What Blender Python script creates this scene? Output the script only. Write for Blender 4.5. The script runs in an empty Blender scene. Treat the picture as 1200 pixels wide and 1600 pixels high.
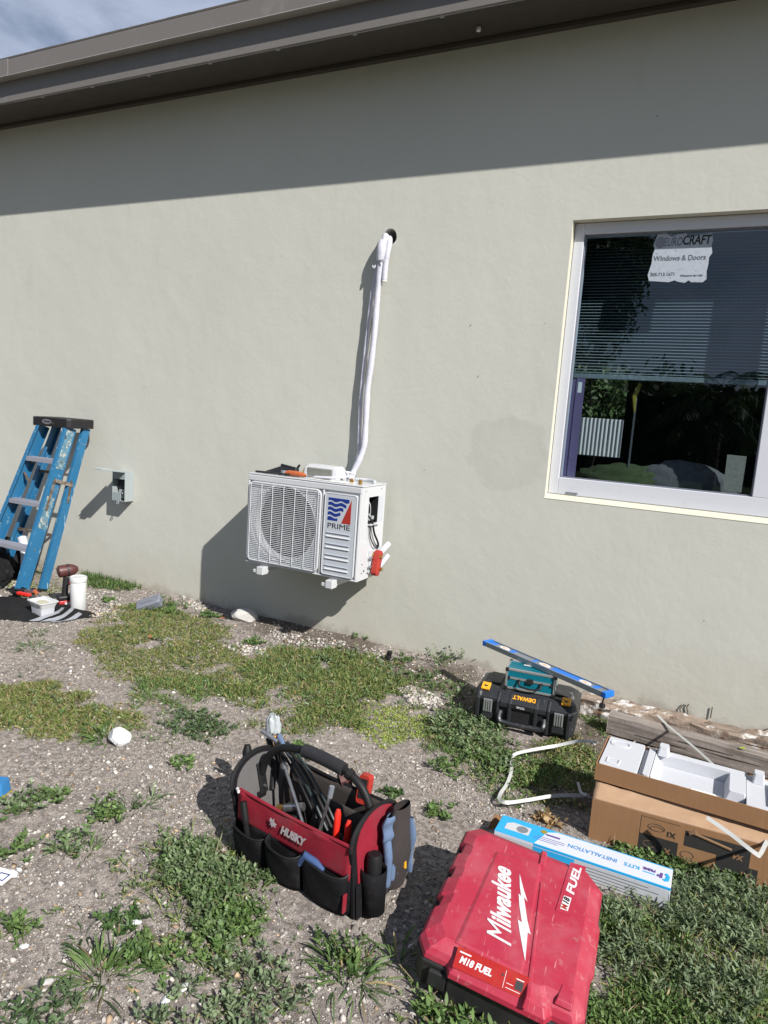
import bpy, bmesh, math, random
import numpy as np
from mathutils import Matrix, Vector, Euler
from mathutils.geometry import tessellate_polygon
R = math.radians
rnd = random.Random(7)
rng = np.random.default_rng(11)
scn = bpy.context.scene
col = scn.collection

# ------------------------------------------------------------ camera, world, sun, exposure
FPX = 1080.0; CAMH = 1.4
X = np.array([2220, 310, -1080.]); X /= np.linalg.norm(X)
NX = -540.; NY = (FPX*FPX-2220*NX)/310
Zv = -np.array([NX, NY, FPX]); Zv /= np.linalg.norm(Zv)
Yv = np.cross(Zv, X)
CR = np.array([X, Yv, Zv])                # image axes (right, down, forward) -> world
def ray(x, y): return CR @ np.array([x-600., y-800., FPX])
CAMD = 3.6354
CP = np.array([0., -CAMD, CAMH])
def W(x, y, d=0.0):                        # point on the vertical plane d metres in front of the wall
    r = ray(x, y); t = (-d-CP[1])/r[1]; return Vector(CP+r*t)
def G(x, y, z=0.0):                        # point at height z above the ground
    r = ray(x, y); t = (z-CP[2])/r[2]; return Vector(CP+r*t)

cd = bpy.data.cameras.new('camera'); cam = bpy.data.objects.new('camera', cd); col.objects.link(cam)
right = CR @ np.array([1, 0, 0.]); up = CR @ np.array([0, -1., 0]); back = CR @ np.array([0, 0, -1.])
cam.matrix_world = Matrix(((right[0], up[0], back[0], CP[0]), (right[1], up[1], back[1], CP[1]), (right[2], up[2], back[2], CP[2]), (0, 0, 0, 1)))
cd.sensor_fit = 'VERTICAL'; cd.sensor_height = 24; cd.lens = FPX/1600*24
cd.clip_start = .05; cd.clip_end = 500
scn.camera = cam

SUN = Vector((.628, -.35, .585)).normalized()
wd = bpy.data.worlds.new('World'); scn.world = wd; wd.use_nodes = True
nt = wd.node_tree; nd = nt.nodes; lk = nt.links
bg = nd['Background']
sky = nd.new('ShaderNodeTexSky'); sky.sky_type = 'NISHITA'; sky.sun_disc = False
sky.sun_elevation = math.asin(SUN.z); sky.sun_rotation = math.atan2(SUN.x, SUN.y)
sky.air_density = 1.0; sky.dust_density = .6; sky.ozone_density = 1.5
tc = nd.new('ShaderNodeTexCoord'); mp = nd.new('ShaderNodeMapping'); mp.inputs['Scale'].default_value = (1, 1, 2.2)
mp.inputs['Location'].default_value = (.12, .30, .1)
n1 = nd.new('ShaderNodeTexNoise'); n1.inputs['Scale'].default_value = 2.3; n1.inputs['Detail'].default_value = 8; n1.inputs['Roughness'].default_value = .58; n1.inputs['Distortion'].default_value = .6
rp = nd.new('ShaderNodeValToRGB'); rp.color_ramp.elements[0].position = .40; rp.color_ramp.elements[1].position = .62
mx = nd.new('ShaderNodeMix'); mx.data_type = 'RGBA'
mul = nd.new('ShaderNodeMath'); mul.operation = 'MULTIPLY'; mul.inputs[1].default_value = .85
lk.new(tc.outputs['Generated'], mp.inputs[0]); lk.new(mp.outputs[0], n1.inputs[0]); lk.new(n1.outputs[0], rp.inputs[0])
lk.new(rp.outputs[0], mul.inputs[0]); lk.new(mul.outputs[0], mx.inputs[0])
lk.new(sky.outputs[0], mx.inputs[6]); mx.inputs[7].default_value = (7.4, 8.4, 10.8, 1)
lk.new(mx.outputs[2], bg.inputs[0]); bg.inputs[1].default_value = .05
sl = bpy.data.lights.new('sun', 'SUN'); sl.energy = 5.0; sl.angle = R(.53); sl.color = (1, .965, .91)
so = bpy.data.objects.new('sun', sl); so.rotation_euler = SUN.to_track_quat('Z', 'Y').to_euler(); so.location = (5, -5, 8); col.objects.link(so)
scn.view_settings.view_transform = 'Standard'; scn.view_settings.look = 'None'
scn.view_settings.exposure = .45; scn.view_settings.gamma = 1; scn.view_settings.use_curve_mapping = False

# ------------------------------------------------------------ materials
def mat(name, c, rough=.6, metal=0., var=.12, vs=6., bump=0., bs=80., dirt=None, spec=.5, streak=False, attr=False, transl=0., scratch=None, dist=.002, coat=0.):
    m = bpy.data.materials.new(name); m.use_nodes = True
    t = m.node_tree; N = t.nodes; L = t.links; b = N['Principled BSDF']; out = N['Material Output']
    b.inputs['Roughness'].default_value = rough; b.inputs['Metallic'].default_value = metal
    b.inputs['Specular IOR Level'].default_value = spec; b.inputs['Coat Weight'].default_value = coat
    co = N.new('ShaderNodeTexCoord').outputs['Object']
    def noise(s, d=5, r=.6, vec=None):
        n = N.new('ShaderNodeTexNoise'); n.inputs['Scale'].default_value = s; n.inputs['Detail'].default_value = d; n.inputs['Roughness'].default_value = r
        L.new(vec or co, n.inputs[0]); return n.outputs[0]
    def ramp(x, a, b_, inv=False):
        r = N.new('ShaderNodeMapRange'); r.inputs[1].default_value = a; r.inputs[2].default_value = b_
        L.new(x, r.inputs[0]); return r.outputs[0]
    def mixc(f, A, B, bt='MIX'):
        x = N.new('ShaderNodeMix'); x.data_type = 'RGBA'; x.blend_type = bt
        for s, v in ((0, f), (6, A), (7, B)):
            if hasattr(v, 'links'): L.new(v, x.inputs[s])
            elif isinstance(v, (int, float)): x.inputs[s].default_value = v
            else: x.inputs[s].default_value = (*v[:3], 1)
        return x.outputs[2]
    if attr:
        a = N.new('ShaderNodeAttribute'); a.attribute_name = 'col'; base = a.outputs['Color']
    else:
        base = mixc(ramp(noise(vs), .3, .7), tuple(v*(1-var) for v in c), tuple(min(1, v*(1+var)) for v in c))
        base = mixc(ramp(noise(vs*9), .35, .65), base, tuple(v*(1-var*.6) for v in c)) if var > 0 else base
    if streak:
        mm = N.new('ShaderNodeMapping'); mm.inputs['Scale'].default_value = streak; L.new(co, mm.inputs[0])
        base = mixc(ramp(noise(1, 6, .6, mm.outputs[0]), .4, .68), base, tuple(v*(.9 if 'cardboard' in name else .45) for v in c))
    if dirt:
        for dc, lo, hi, ds in dirt:
            base = mixc(ramp(noise(ds, 7, .65), lo, hi), base, dc)
    if scratch:
        mm = N.new('ShaderNodeMapping'); mm.inputs['Scale'].default_value = scratch[1]; mm.inputs['Rotation'].default_value = (0, 0, .5); L.new(co, mm.inputs[0])
        base = mixc(ramp(noise(1, 4, .5, mm.outputs[0]), .66, .72), base, scratch[0])
    L.new(base, b.inputs['Base Color'])
    rr = ramp(noise(vs*3), 0, 1); r2 = N.new('ShaderNodeMapRange'); r2.inputs[3].default_value = max(0, rough-.12); r2.inputs[4].default_value = min(1, rough+.12)
    L.new(rr, r2.inputs[0]); L.new(r2.outputs[0], b.inputs['Roughness'])
    if bump > 0:
        bp = N.new('ShaderNodeBump'); bp.inputs['Strength'].default_value = bump; bp.inputs['Distance'].default_value = dist
        L.new(noise(bs, 6, .6), bp.inputs['Height']); L.new(bp.outputs[0], b.inputs['Normal'])
    if transl > 0:
        tr = N.new('ShaderNodeBsdfTranslucent'); L.new(base, tr.inputs[0]); ms = N.new('ShaderNodeMixShader'); ms.inputs[0].default_value = transl
        L.new(b.outputs[0], ms.inputs[1]); L.new(tr.outputs[0], ms.inputs[2]); L.new(ms.outputs[0], out.inputs[0])
    return m

M = {}
def stucco_mat():
    m = bpy.data.materials.new('stucco_paint'); m.use_nodes = True
    t = m.node_tree; N = t.nodes; L = t.links; b = N['Principled BSDF']; b.inputs['Roughness'].default_value = .8; b.inputs['Specular IOR Level'].default_value = .25
    co = N.new('ShaderNodeTexCoord').outputs['Object']
    def noise(s, d=6, r=.6, sc=None):
        n = N.new('ShaderNodeTexNoise'); n.inputs['Scale'].default_value = s; n.inputs['Detail'].default_value = d; n.inputs['Roughness'].default_value = r
        if sc: q = N.new('ShaderNodeMapping'); q.inputs['Scale'].default_value = sc; L.new(co, q.inputs[0]); L.new(q.outputs[0], n.inputs[0])
        else: L.new(co, n.inputs[0])
        return n.outputs[0]
    def mr(x, a, b_, lo=0., hi=1.):
        r = N.new('ShaderNodeMapRange'); r.inputs[1].default_value = a; r.inputs[2].default_value = b_; r.inputs[3].default_value = lo; r.inputs[4].default_value = hi
        L.new(x, r.inputs[0]); return r.outputs[0]
    def mth(op, a, b_):
        r = N.new('ShaderNodeMath'); r.operation = op
        for i, v in enumerate((a, b_)):
            if hasattr(v, 'links'): L.new(v, r.inputs[i])
            else: r.inputs[i].default_value = v
        return r.outputs[0]
    def mixc(f, A, B):
        x = N.new('ShaderNodeMix'); x.data_type = 'RGBA'
        for s, v in ((0, f), (6, A), (7, B)):
            if hasattr(v, 'links'): L.new(v, x.inputs[s])
            else: x.inputs[s].default_value = (*v, 1)
        return x.outputs[2]
    c = mixc(mr(noise(.7, 4), .35, .65), (.500, .503, .452), (.532, .532, .478))
    c = mixc(mr(noise(3.5, 7, .7, (1, 1, .45)), .60, .85), c, (.455, .458, .41))
    sp = N.new('ShaderNodeSeparateXYZ'); L.new(co, sp.inputs[0])
    zz = mth('ADD', sp.outputs[2], mr(noise(2.2, 7, .7), .2, .8, -.28, .28))
    c = mixc(mr(zz, .42, -.10, 0, .75), c, (.45, .425, .355))                # splashed soil along the foot
    zz2 = mth('ADD', sp.outputs[2], mr(noise(7, 7, .7), .3, .7, -.06, .06))
    c = mixc(mr(zz2, .075, .02, 0, .8), c, (.33, .30, .255))
    vm = N.new('ShaderNodeVectorMath'); vm.operation = 'DISTANCE'; vm.inputs[1].default_value = (-1.055, -.1, 1.235); L.new(co, vm.inputs[0])
    dd = mth('ADD', vm.outputs['Value'], mr(noise(6, 5), .3, .7, -.045, .045))
    stain = mth('MULTIPLY', mr(dd, .225, .195), mr(dd, .02, .21, .35, 1))      # faint tide-marked damp patch beside the window
    c = mixc(mth('MULTIPLY', stain, .55), c, (.435, .438, .392))
    L.new(c, b.inputs['Base Color'])
    h = mth('ADD', mth('MULTIPLY', noise(45, 5, .6), .35), mth('ADD', mth('MULTIPLY', noise(5.5, 4, .5), 1.6), mth('MULTIPLY', mr(noise(11, 3, .5), .70, .80), .28)))
    bp = N.new('ShaderNodeBump'); bp.inputs['Strength'].default_value = .35; bp.inputs['Distance'].default_value = .006; L.new(h, bp.inputs['Height']); L.new(bp.outputs[0], b.inputs['Normal'])
    return m
M['stucco'] = stucco_mat()
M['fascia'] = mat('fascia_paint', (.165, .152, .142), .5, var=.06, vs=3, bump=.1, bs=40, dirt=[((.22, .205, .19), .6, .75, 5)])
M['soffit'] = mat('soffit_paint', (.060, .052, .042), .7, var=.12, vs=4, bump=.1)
M['drip'] = mat('drip_metal', (.42, .40, .38), .4, metal=.3, var=.1)
M['roof'] = mat('roof_shingle', (.10, .09, .085), .9, var=.3, vs=12, bump=.5)
M['white_frame'] = mat('white_window_frame', (.57, .585, .635), .35, var=.02, vs=3, dirt=[((.50, .50, .5), .66, .85, 7)])
M['reveal'] = mat('reveal_paint', (.56, .54, .44), .7, var=.05, bump=.2)
M['dark_room'] = mat('room_dimmed_paint', (.05, .05, .053), .9)  # walls coloured darker than real paint so the room looks unlit
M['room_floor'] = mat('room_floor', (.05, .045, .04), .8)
M['blind'] = mat('blind_slats', (.20, .235, .245), .5, var=.04)
M['purple'] = mat('purple_cardboard', (.16, .12, .23), .6, var=.12)
M['paper'] = mat('paper', (.78, .78, .76), .7, var=.05, vs=20)
M['lime'] = mat('lime_fabric', (.045, .062, .018), .9, var=.3, bump=.3)
M['cushion'] = mat('patterned_cushion', (.13, .12, .12), .9, var=.45, vs=30, bump=.3)
M['yellow'] = mat('yellow_plastic', (.30, .24, .03), .5)
M['ac_white'] = mat('white_enamel', (.53, .54, .56), .32, var=.02, vs=4, dirt=[((.55, .52, .46), .68, .9, 9)], coat=.2)
M['ac_panel'] = mat('grey_white_panel', (.46, .49, .54), .38, var=.025, vs=5)
M['grille'] = mat('grille_wire', (.55, .57, .60), .35, var=.06)
M['dark'] = mat('dark_plastic', (.014, .014, .016), .5, var=.2)
M['coil'] = mat('coil_fins', (.05, .042, .035), .5, metal=.4, var=.4, vs=40, bump=.6, bs=160)
M['fan'] = mat('fan_plastic', (.07, .072, .07), .5, var=.1)
M['blue_print'] = mat('blue_print', (.008, .030, .21), .4, var=0)
M['red_print'] = mat('red_print', (.36, .030, .020), .4, var=.12)
M['black_print'] = mat('black_print', (.012, .012, .014), .5, var=0)
M['white_print'] = mat('white_print', (.62, .60, .61), .5, var=.05, vs=60)
M['brass'] = mat('brass', (.55, .33, .10), .35, metal=.9, var=.2, vs=30)
M['steel'] = mat('steel', (.45, .45, .46), .3, metal=.9, var=.1, vs=20)
M['rust_steel'] = mat('worn_steel', (.20, .15, .11), .5, metal=.6, var=.35, vs=25, dirt=[((.33, .30, .27), .5, .6, 30)])
M['orange'] = mat('orange_plastic', (.45, .11, .035), .45, var=.2, vs=30)
M['foam_pipe'] = mat('white_pipe_wrap', (.53, .53, .60), .45, var=.04, vs=14, bump=.7, bs=30, dist=.005, dirt=[((.42, .41, .40), .62, .75, 12)])
M['hole'] = mat('hole_dark', (.02, .02, .018), .9)
M['fibreglass'] = mat('blue_fibreglass', (.020, .135, .275), .45, var=.14, vs=6, dirt=[((.10, .25, .36), .62, .68, 22), ((.06, .16, .27), .62, .7, 9)], scratch=((.35, .45, .5), (60, 60, 6)), bump=.15)
M['fibre_worn'] = mat('worn_fibreglass', (.10, .22, .30), .6, var=.4, vs=26, dirt=[((.40, .40, .34), .52, .6, 38), ((.06, .05, .04), .58, .66, 20)], bump=.3)
M['alu_step'] = mat('ladder_aluminium', (.36, .37, .43), .5, metal=.35, var=.12, vs=12, dirt=[((.2, .19, .18), .6, .75, 12)])
M['cap_black'] = mat('ladder_cap', (.011, .010, .012), .5, var=.3, dirt=[((.12, .10, .085), .60, .70, 20)], bump=.3)
M['elec'] = mat('grey_steel_paint', (.30, .34, .345), .4, var=.04, vs=9)
M['elec_in'] = mat('steel_light', (.5, .53, .56), .35, metal=.4)
M['black_cloth'] = mat('black_cloth', (.013, .013, .014), .85, var=.4, vs=14, bump=.5, bs=45, dist=.004, spec=.2)
M['grey_stripe'] = mat('grey_stripe_cloth', (.26, .27, .30), .85, var=.1, bump=.2)
M['tub'] = mat('white_tub', (.56, .57, .57), .35, var=.02)
M['putty'] = mat('beige_putty', (.45, .42, .30), .8, var=.3, vs=60)
M['drill_red'] = mat('tool_red', (.45, .025, .03), .4, var=.15)
M['drill_brown'] = mat('tool_dark_red', (.09, .03, .028), .45, var=.3, vs=30)
M['grey_plastic'] = mat('grey_plastic', (.17, .18, .215), .5, var=.1, vs=12)
M['stone'] = mat('limestone', (.47, .46, .44), .9, var=.12, vs=14, bump=.8, bs=35, dist=.006, dirt=[((.34, .32, .29), .56, .74, 16)])
M['chalk'] = mat('white_rock', (.60, .60, .61), .8, var=.1, vs=18, bump=.7, bs=40, dist=.004)
M['bag_black'] = mat('bag_nylon', (.009, .0085, .010), .85, var=.3, vs=16, bump=.6, bs=220, dist=.0015, dirt=[((.028, .025, .025), .55, .75, 14)], spec=.15)
M['bag_red'] = mat('bag_red_nylon', (.24, .012, .026), .7, var=.15, vs=9, bump=.5, bs=200, dist=.001, dirt=[((.20, .03, .04), .5, .7, 10)], spec=.3)
M['bag_grey'] = mat('bag_lining', (.10, .095, .095), .9, var=.12, vs=18, bump=.4, bs=200)
M['bag_brown'] = mat('bag_dusty_lining', (.045, .037, .033), .9, var=.3, vs=10, bump=.3)
M['foam_grip'] = mat('foam_grip', (.018, .018, .022), .8, var=.3, vs=20, bump=.4)
M['rub_black'] = mat('rubber', (.010, .010, .011), .55, var=.3, spec=.3)
M['cable'] = mat('cable', (.020, .03, .032), .4, var=.2)
M['glove_blue'] = mat('glove_blue', (.10, .15, .25), .9, var=.2, vs=20, bump=.5)
M['glove_dark'] = mat('glove_dark', (.035, .028, .028), .9, var=.25, vs=20, bump=.5)
M['film'] = mat('clear_film', (.62, .66, .68), .25, var=.15, vs=30, transl=.4)
M['tool_red'] = mat('plier_red', (.68, .025, .015), .35, var=.05)
M['tool_blue'] = mat('tool_blue', (.045, .085, .20), .5, var=.1)
M['case_red'] = mat('case_red_plastic', (.37, .024, .052), .46, var=.10, vs=4, dirt=[((.38, .075, .10), .46, .70, 6), ((.40, .15, .16), .60, .76, 30), ((.30, .19, .17), .66, .80, 9)], scratch=((.46, .16, .17), (150, 18, 18)), bump=.25, bs=160, dist=.0006)
M['case_black'] = mat('case_black_plastic', (.02, .02, .021), .5, var=.2, dirt=[((.09, .08, .07), .6, .8, 18)], bump=.2, bs=120)
M['label_red'] = mat('label_red', (.33, .012, .010), .3, var=.06, vs=12, dirt=[((.35, .03, .01), .55, .65, 20)])
M['card'] = mat('cardboard', (.27, .148, .074), .85, var=.09, vs=3, streak=(90, 2, 2), bump=.2, bs=60, dirt=[((.28, .16, .085), .58, .8, 5)], spec=.2)
M['card_light'] = mat('cardboard_taped', (.38, .245, .15), .6, var=.08, vs=5, dirt=[((.36, .22, .13), .5, .65, 9)], bump=.3, bs=40, dist=.003)
M['card_dark'] = mat('cardboard_inside', (.20, .115, .06), .9, var=.15)
M['card_black'] = mat('carton_black_print', (.022, .021, .02), .7, var=.2, vs=10)
M['styro'] = mat('styrofoam', (.50, .51, .545), .75, var=.02, vs=20, bump=.3, bs=150)
M['strap'] = mat('packing_strap', (.52, .53, .52), .35, var=.08, transl=.15)
M['kit_white'] = mat('kit_carton_white', (.58, .61, .70), .45, var=.03)
M['kit_blue'] = mat('kit_carton_blue', (.02, .36, .72), .45, var=.05)
M['kit_grey'] = mat('kit_carton_grey', (.48, .50, .54), .5, var=.05)
M['kit_deep'] = mat('kit_print_blue', (.08, .27, .58), .5, var=.0)
M['kit_violet'] = mat('kit_print_violet', (.12, .06, .25), .5, var=0)
M['dw_black'] = mat('toolbox_black', (.022, .024, .027), .42, var=.2, vs=10, dirt=[((.10, .10, .095), .6, .82, 16)], scratch=((.13, .13, .13), (40, 8, 40)), bump=.25, bs=200, dist=.0006)
M['dw_yellow'] = mat('toolbox_yellow', (.80, .36, .02), .45, var=.05)
M['latch'] = mat('toolbox_latch', (.30, .31, .31), .35, metal=.5, var=.15, vs=30)
M['teal'] = mat('teal_panel', (.0, .135, .19), .4, var=.1, vs=8)
M['alu'] = mat('aluminium', (.55, .56, .57), .35, metal=.75, var=.08, vs=25)
M['level_blue'] = mat('level_blue', (.01, .16, .62), .35, var=.05)
M['level_grey'] = mat('level_grey', (.30, .33, .37), .45, metal=.5, var=.1, vs=20)
M['wood'] = mat('weathered_timber', (.29, .25, .225), .85, var=.14, vs=5, streak=(3, 70, 70), bump=.6, bs=30, dist=.004, dirt=[((.11, .085, .07), .58, .75, 6)])
M['wood_rot'] = mat('rotten_timber', (.33, .255, .20), .9, var=.3, vs=9, streak=(5, 45, 45), bump=1., bs=24, dist=.01, dirt=[((.60, .58, .56), .55, .62, 11), ((.13, .07, .045), .56, .64, 15)])
M['wood_crack'] = mat('timber_crack', (.035, .025, .02), .95)
M['veg'] = mat('leaf_green', (.1, .1, .1), .55, attr=True, transl=.22, spec=.3)
M['pebble'] = mat('pebble', (.1, .1, .1), .85, attr=True, spec=.3)
M['bark'] = mat('bark', (.10, .075, .055), .9, var=.3, bump=.8)
M['fence_metal'] = mat('fence_metal', (.34, .37, .38), .5, var=.05)
M['far_house'] = mat('house_paint', (.5, .48, .44), .8)
M['blue_scrap'] = mat('blue_scrap', (.03, .18, .42), .6, var=.1)
# window glass: real reflection plus a tinted, see-through body
g = bpy.data.materials.new('tinted_glass'); g.use_nodes = True; t = g.node_tree; t.nodes.remove(t.nodes['Principled BSDF'])
lw = t.nodes.new('ShaderNodeLayerWeight'); lw.inputs[0].default_value = .5; pw_ = t.nodes.new('ShaderNodeMath'); pw_.operation = 'POWER'; pw_.inputs[1].default_value = 4.5; t.links.new(lw.outputs['Facing'], pw_.inputs[0])
fr = t.nodes.new('ShaderNodeMapRange'); fr.inputs[3].default_value = .085; fr.inputs[4].default_value = 1; t.links.new(pw_.outputs[0], fr.inputs[0])
tr = t.nodes.new('ShaderNodeBsdfTransparent'); tr.inputs[0].default_value = (.66, .76, .82, 1)
gl = t.nodes.new('ShaderNodeBsdfGlossy'); gl.inputs['Roughness'].default_value = .004; gl.inputs[0].default_value = (.8, .9, 1, 1)
ms = t.nodes.new('ShaderNodeMixShader'); t.links.new(fr.outputs[0], ms.inputs[0]); t.links.new(tr.outputs[0], ms.inputs[1]); t.links.new(gl.outputs[0], ms.inputs[2])
t.links.new(ms.outputs[0], t.nodes['Material Output'].inputs[0]); M['glass'] = g

# ground: pale crushed-shell soil with darker, damper patches
def ground_mat():
    m = bpy.data.materials.new('shell_soil'); m.use_nodes = True
    t = m.node_tree; N = t.nodes; L = t.links; b = N['Principled BSDF']; b.inputs['Roughness'].default_value = .95; b.inputs['Specular IOR Level'].default_value = .2
    co = N.new('ShaderNodeTexCoord').outputs['Object']
    def noise(s, d=6, r=.6):
        n = N.new('ShaderNodeTexNoise'); n.inputs['Scale'].default_value = s; n.inputs['Detail'].default_value = d; n.inputs['Roughness'].default_value = r; L.new(co, n.inputs[0]); return n.outputs[0]
    def mr(x, a, b_):
        r = N.new('ShaderNodeMapRange'); r.inputs[1].default_value = a; r.inputs[2].default_value = b_; L.new(x, r.inputs[0]); return r.outputs[0]
    def mixc(f, A, B):
        x = N.new('ShaderNodeMix'); x.data_type = 'RGBA'
        for s, v in ((0, f), (6, A), (7, B)):
            if hasattr(v, 'links'): L.new(v, x.inputs[s])
            else: x.inputs[s].default_value = (*v, 1)
        return x.outputs[2]
    c = mixc(mr(noise(2.2), .35, .65), (.140, .120, .108), (.215, .187, .170))
    c = mixc(mr(noise(.9, 3), .52, .68), c, (.14, .115, .095))
    c = mixc(mr(noise(45), .42, .62), c, (.34, .30, .27))
    c = mixc(mr(noise(130, 3), .55, .70), c, (.10, .085, .07))
    v = N.new('ShaderNodeTexVoronoi'); v.inputs['Scale'].default_value = 190; L.new(co, v.inputs[0])
    c = mixc(mr(v.outputs['Distance'], .22, .12), c, (.46, .42, .38))
    at = N.new('ShaderNodeAttribute'); at.attribute_name = 'humus'
    c = mixc(at.outputs['Fac'], c, (.075, .058, .042))
    sp = N.new('ShaderNodeSeparateXYZ'); L.new(co, sp.inputs[0])
    ad = N.new('ShaderNodeMath'); ad.operation = 'MULTIPLY_ADD'; ad.inputs[1].default_value = 1.6; L.new(noise(.8, 4), ad.inputs[0]); L.new(sp.outputs[1], ad.inputs[2])
    c = mixc(mr(ad.outputs[0], -3.1, -4.3), c, (.035, .05, .016))  # unseen dark lawn behind the camera, added to cut bounce light and darken reflections
    L.new(c, b.inputs['Base Color'])
    bp = N.new('ShaderNodeBump'); bp.inputs['Strength'].default_value = .8; bp.inputs['Distance'].default_value = .006; L.new(noise(90, 6, .7), bp.inputs['Height']); L.new(bp.outputs[0], b.inputs['Normal'])
    return m
M['ground'] = ground_mat()

# ------------------------------------------------------------ helpers
MW = {}
def tag(o, label=None, cat=None, group=None, kind=None):
    if label: o['label'] = label
    if cat: o['category'] = cat
    if group: o['group'] = group
    if kind: o['kind'] = kind
    return o
def thing(name, label, cat, loc=(0, 0, 0), rot=(0, 0, 0), group=None):
    o = bpy.data.objects.new(name, None); col.objects.link(o); o.empty_display_size = .05
    if isinstance(rot, (int, float)): rot = (0, 0, rot)
    o.location = loc; o.rotation_euler = rot
    MW[o.name] = Matrix.Translation(Vector(loc)) @ Euler(rot).to_matrix().to_4x4()
    return tag(o, label, cat, group)
class MB:
    def __init__(s): s.v = []; s.f = []; s.m = []; s.cur = 0
    def slot(s, i): s.cur = i; return s
    def add(s, vs, fs, T=None):
        b = len(s.v)
        for p in vs: s.v.append(tuple(T @ Vector(p)) if T is not None else tuple(p))
        for f in fs: s.f.append(tuple(b+i for i in f)); s.m.append(s.cur)
        return s
    def box(s, x0, x1, y0, y1, z0, z1, T=None):
        return s.add([(x0, y0, z0), (x1, y0, z0), (x1, y1, z0), (x0, y1, z0), (x0, y0, z1), (x1, y0, z1), (x1, y1, z1), (x0, y1, z1)],
                     [(0, 3, 2, 1), (4, 5, 6, 7), (0, 1, 5, 4), (1, 2, 6, 5), (2, 3, 7, 6), (3, 0, 4, 7)], T)
    def cbox(s, c, d, T=None): return s.box(c[0]-d[0]/2, c[0]+d[0]/2, c[1]-d[1]/2, c[1]+d[1]/2, c[2]-d[2]/2, c[2]+d[2]/2, T)
    def bar(s, p, q, w, h, upv=(0, 0, 1)):
        p = Vector(p); q = Vector(q); d = (q-p); L = d.length; d.normalize(); u = Vector(upv); sx = d.cross(u).normalized(); u = sx.cross(d)
        T = Matrix(((d.x, sx.x, u.x, p.x), (d.y, sx.y, u.y, p.y), (d.z, sx.z, u.z, p.z), (0, 0, 0, 1)))
        return s.box(0, L, -w/2, w/2, -h/2, h/2, T)
    def tube(s, pts, r, seg=10, caps=True, flat=1.0, upv=(0, 0, 1)):
        pts = [Vector(p) for p in pts]; n = len(pts); rs = r if isinstance(r, (list, tuple)) else [r]*n
        b = len(s.v); prev = None
        for i, p in enumerate(pts):
            d = (pts[min(i+1, n-1)]-pts[max(i-1, 0)]).normalized()
            if prev is None:
                a = Vector(upv); a = a if abs(a.dot(d)) < .95 else Vector((1, 0, 0)); u = (a-d*a.dot(d)).normalized()
            else: u = (prev-d*prev.dot(d)).normalized()
            prev = u; w = d.cross(u)
            for k in range(seg):
                an = 2*math.pi*k/seg; s.v.append(tuple(p+(u*math.cos(an)*flat+w*math.sin(an))*rs[i]))
        for i in range(n-1):
            for k in range(seg):
                a0 = b+i*seg+k; a1 = b+i*seg+(k+1) % seg; s.f.append((a0, a1, a1+seg, a0+seg)); s.m.append(s.cur)
        if caps:
            s.f.append(tuple(b+k for k in reversed(range(seg)))); s.m.append(s.cur)
            s.f.append(tuple(b+(n-1)*seg+k for k in range(seg))); s.m.append(s.cur)
        return s
    def cyl(s, p, q, r, seg=16): return s.tube([p, q], r, seg)
    def lathe(s, prof, seg=24, T=None):
        vs = []; fs = []
        for r, z in prof:
            for k in range(seg): an = 2*math.pi*k/seg; vs.append((r*math.cos(an), r*math.sin(an), z))
        for i in range(len(prof)-1):
            for k in range(seg): a = i*seg+k; b = i*seg+(k+1) % seg; fs.append((a, b, b+seg, a+seg))
        fs.append(tuple(reversed(range(seg)))); fs.append(tuple((len(prof)-1)*seg+k for k in range(seg)))
        return s.add(vs, fs, T)
    def prism(s, poly, h0, h1, T=None):
        n = len(poly); vs = [(x, y, h0) for x, y in poly]+[(x, y, h1) for x, y in poly]
        fs = [(i, (i+1) % n, (i+1) % n+n, i+n) for i in range(n)]
        tri = tessellate_polygon([[Vector((x, y, 0)) for x, y in poly]])
        area = sum(poly[i][0]*poly[(i+1) % n][1]-poly[(i+1) % n][0]*poly[i][1] for i in range(n))
        if area < 0: fs = [tuple(reversed(f)) for f in fs]
        for a, b, c in tri:
            ar = (poly[b][0]-poly[a][0])*(poly[c][1]-poly[a][1])-(poly[c][0]-poly[a][0])*(poly[b][1]-poly[a][1])
            if ar < 0: a, b, c = a, c, b
            fs.append((a+n, b+n, c+n)); fs.append((c, b, a))
        return s.add(vs, fs, T)
    def loft(s, layers, T=None):           # layers: list of (list of 2d points, z)
        n = len(layers[0][0]); vs = []
        for poly, z in layers: vs += [(x, y, z) for x, y in poly]
        fs = []
        for l in range(len(layers)-1):
            for i in range(n): a = l*n+i; b = l*n+(i+1) % n; fs.append((a, b, b+n, a+n))
        def cap(poly, off, upw):
            for a, b, c in tessellate_polygon([[Vector((x, y, 0)) for x, y in poly]]):
                ar = (poly[b][0]-poly[a][0])*(poly[c][1]-poly[a][1])-(poly[c][0]-poly[a][0])*(poly[b][1]-poly[a][1])
                if (ar < 0) == upw: a, b, c = a, c, b
                fs.append((a+off, b+off, c+off))
        cap(layers[0][0], 0, False); cap(layers[-1][0], (len(layers)-1)*n, True)
        return s.add(vs, fs, T)
    def grid(s, fn, nu, nv):
        b = len(s.v)
        for i in range(nu+1):
            for j in range(nv+1): s.v.append(tuple(fn(i/nu, j/nv)))
        for i in range(nu):
            for j in range(nv):
                a = b+i*(nv+1)+j; s.f.append((a, a+nv+1, a+nv+2, a+1)); s.m.append(s.cur)
        return s
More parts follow.
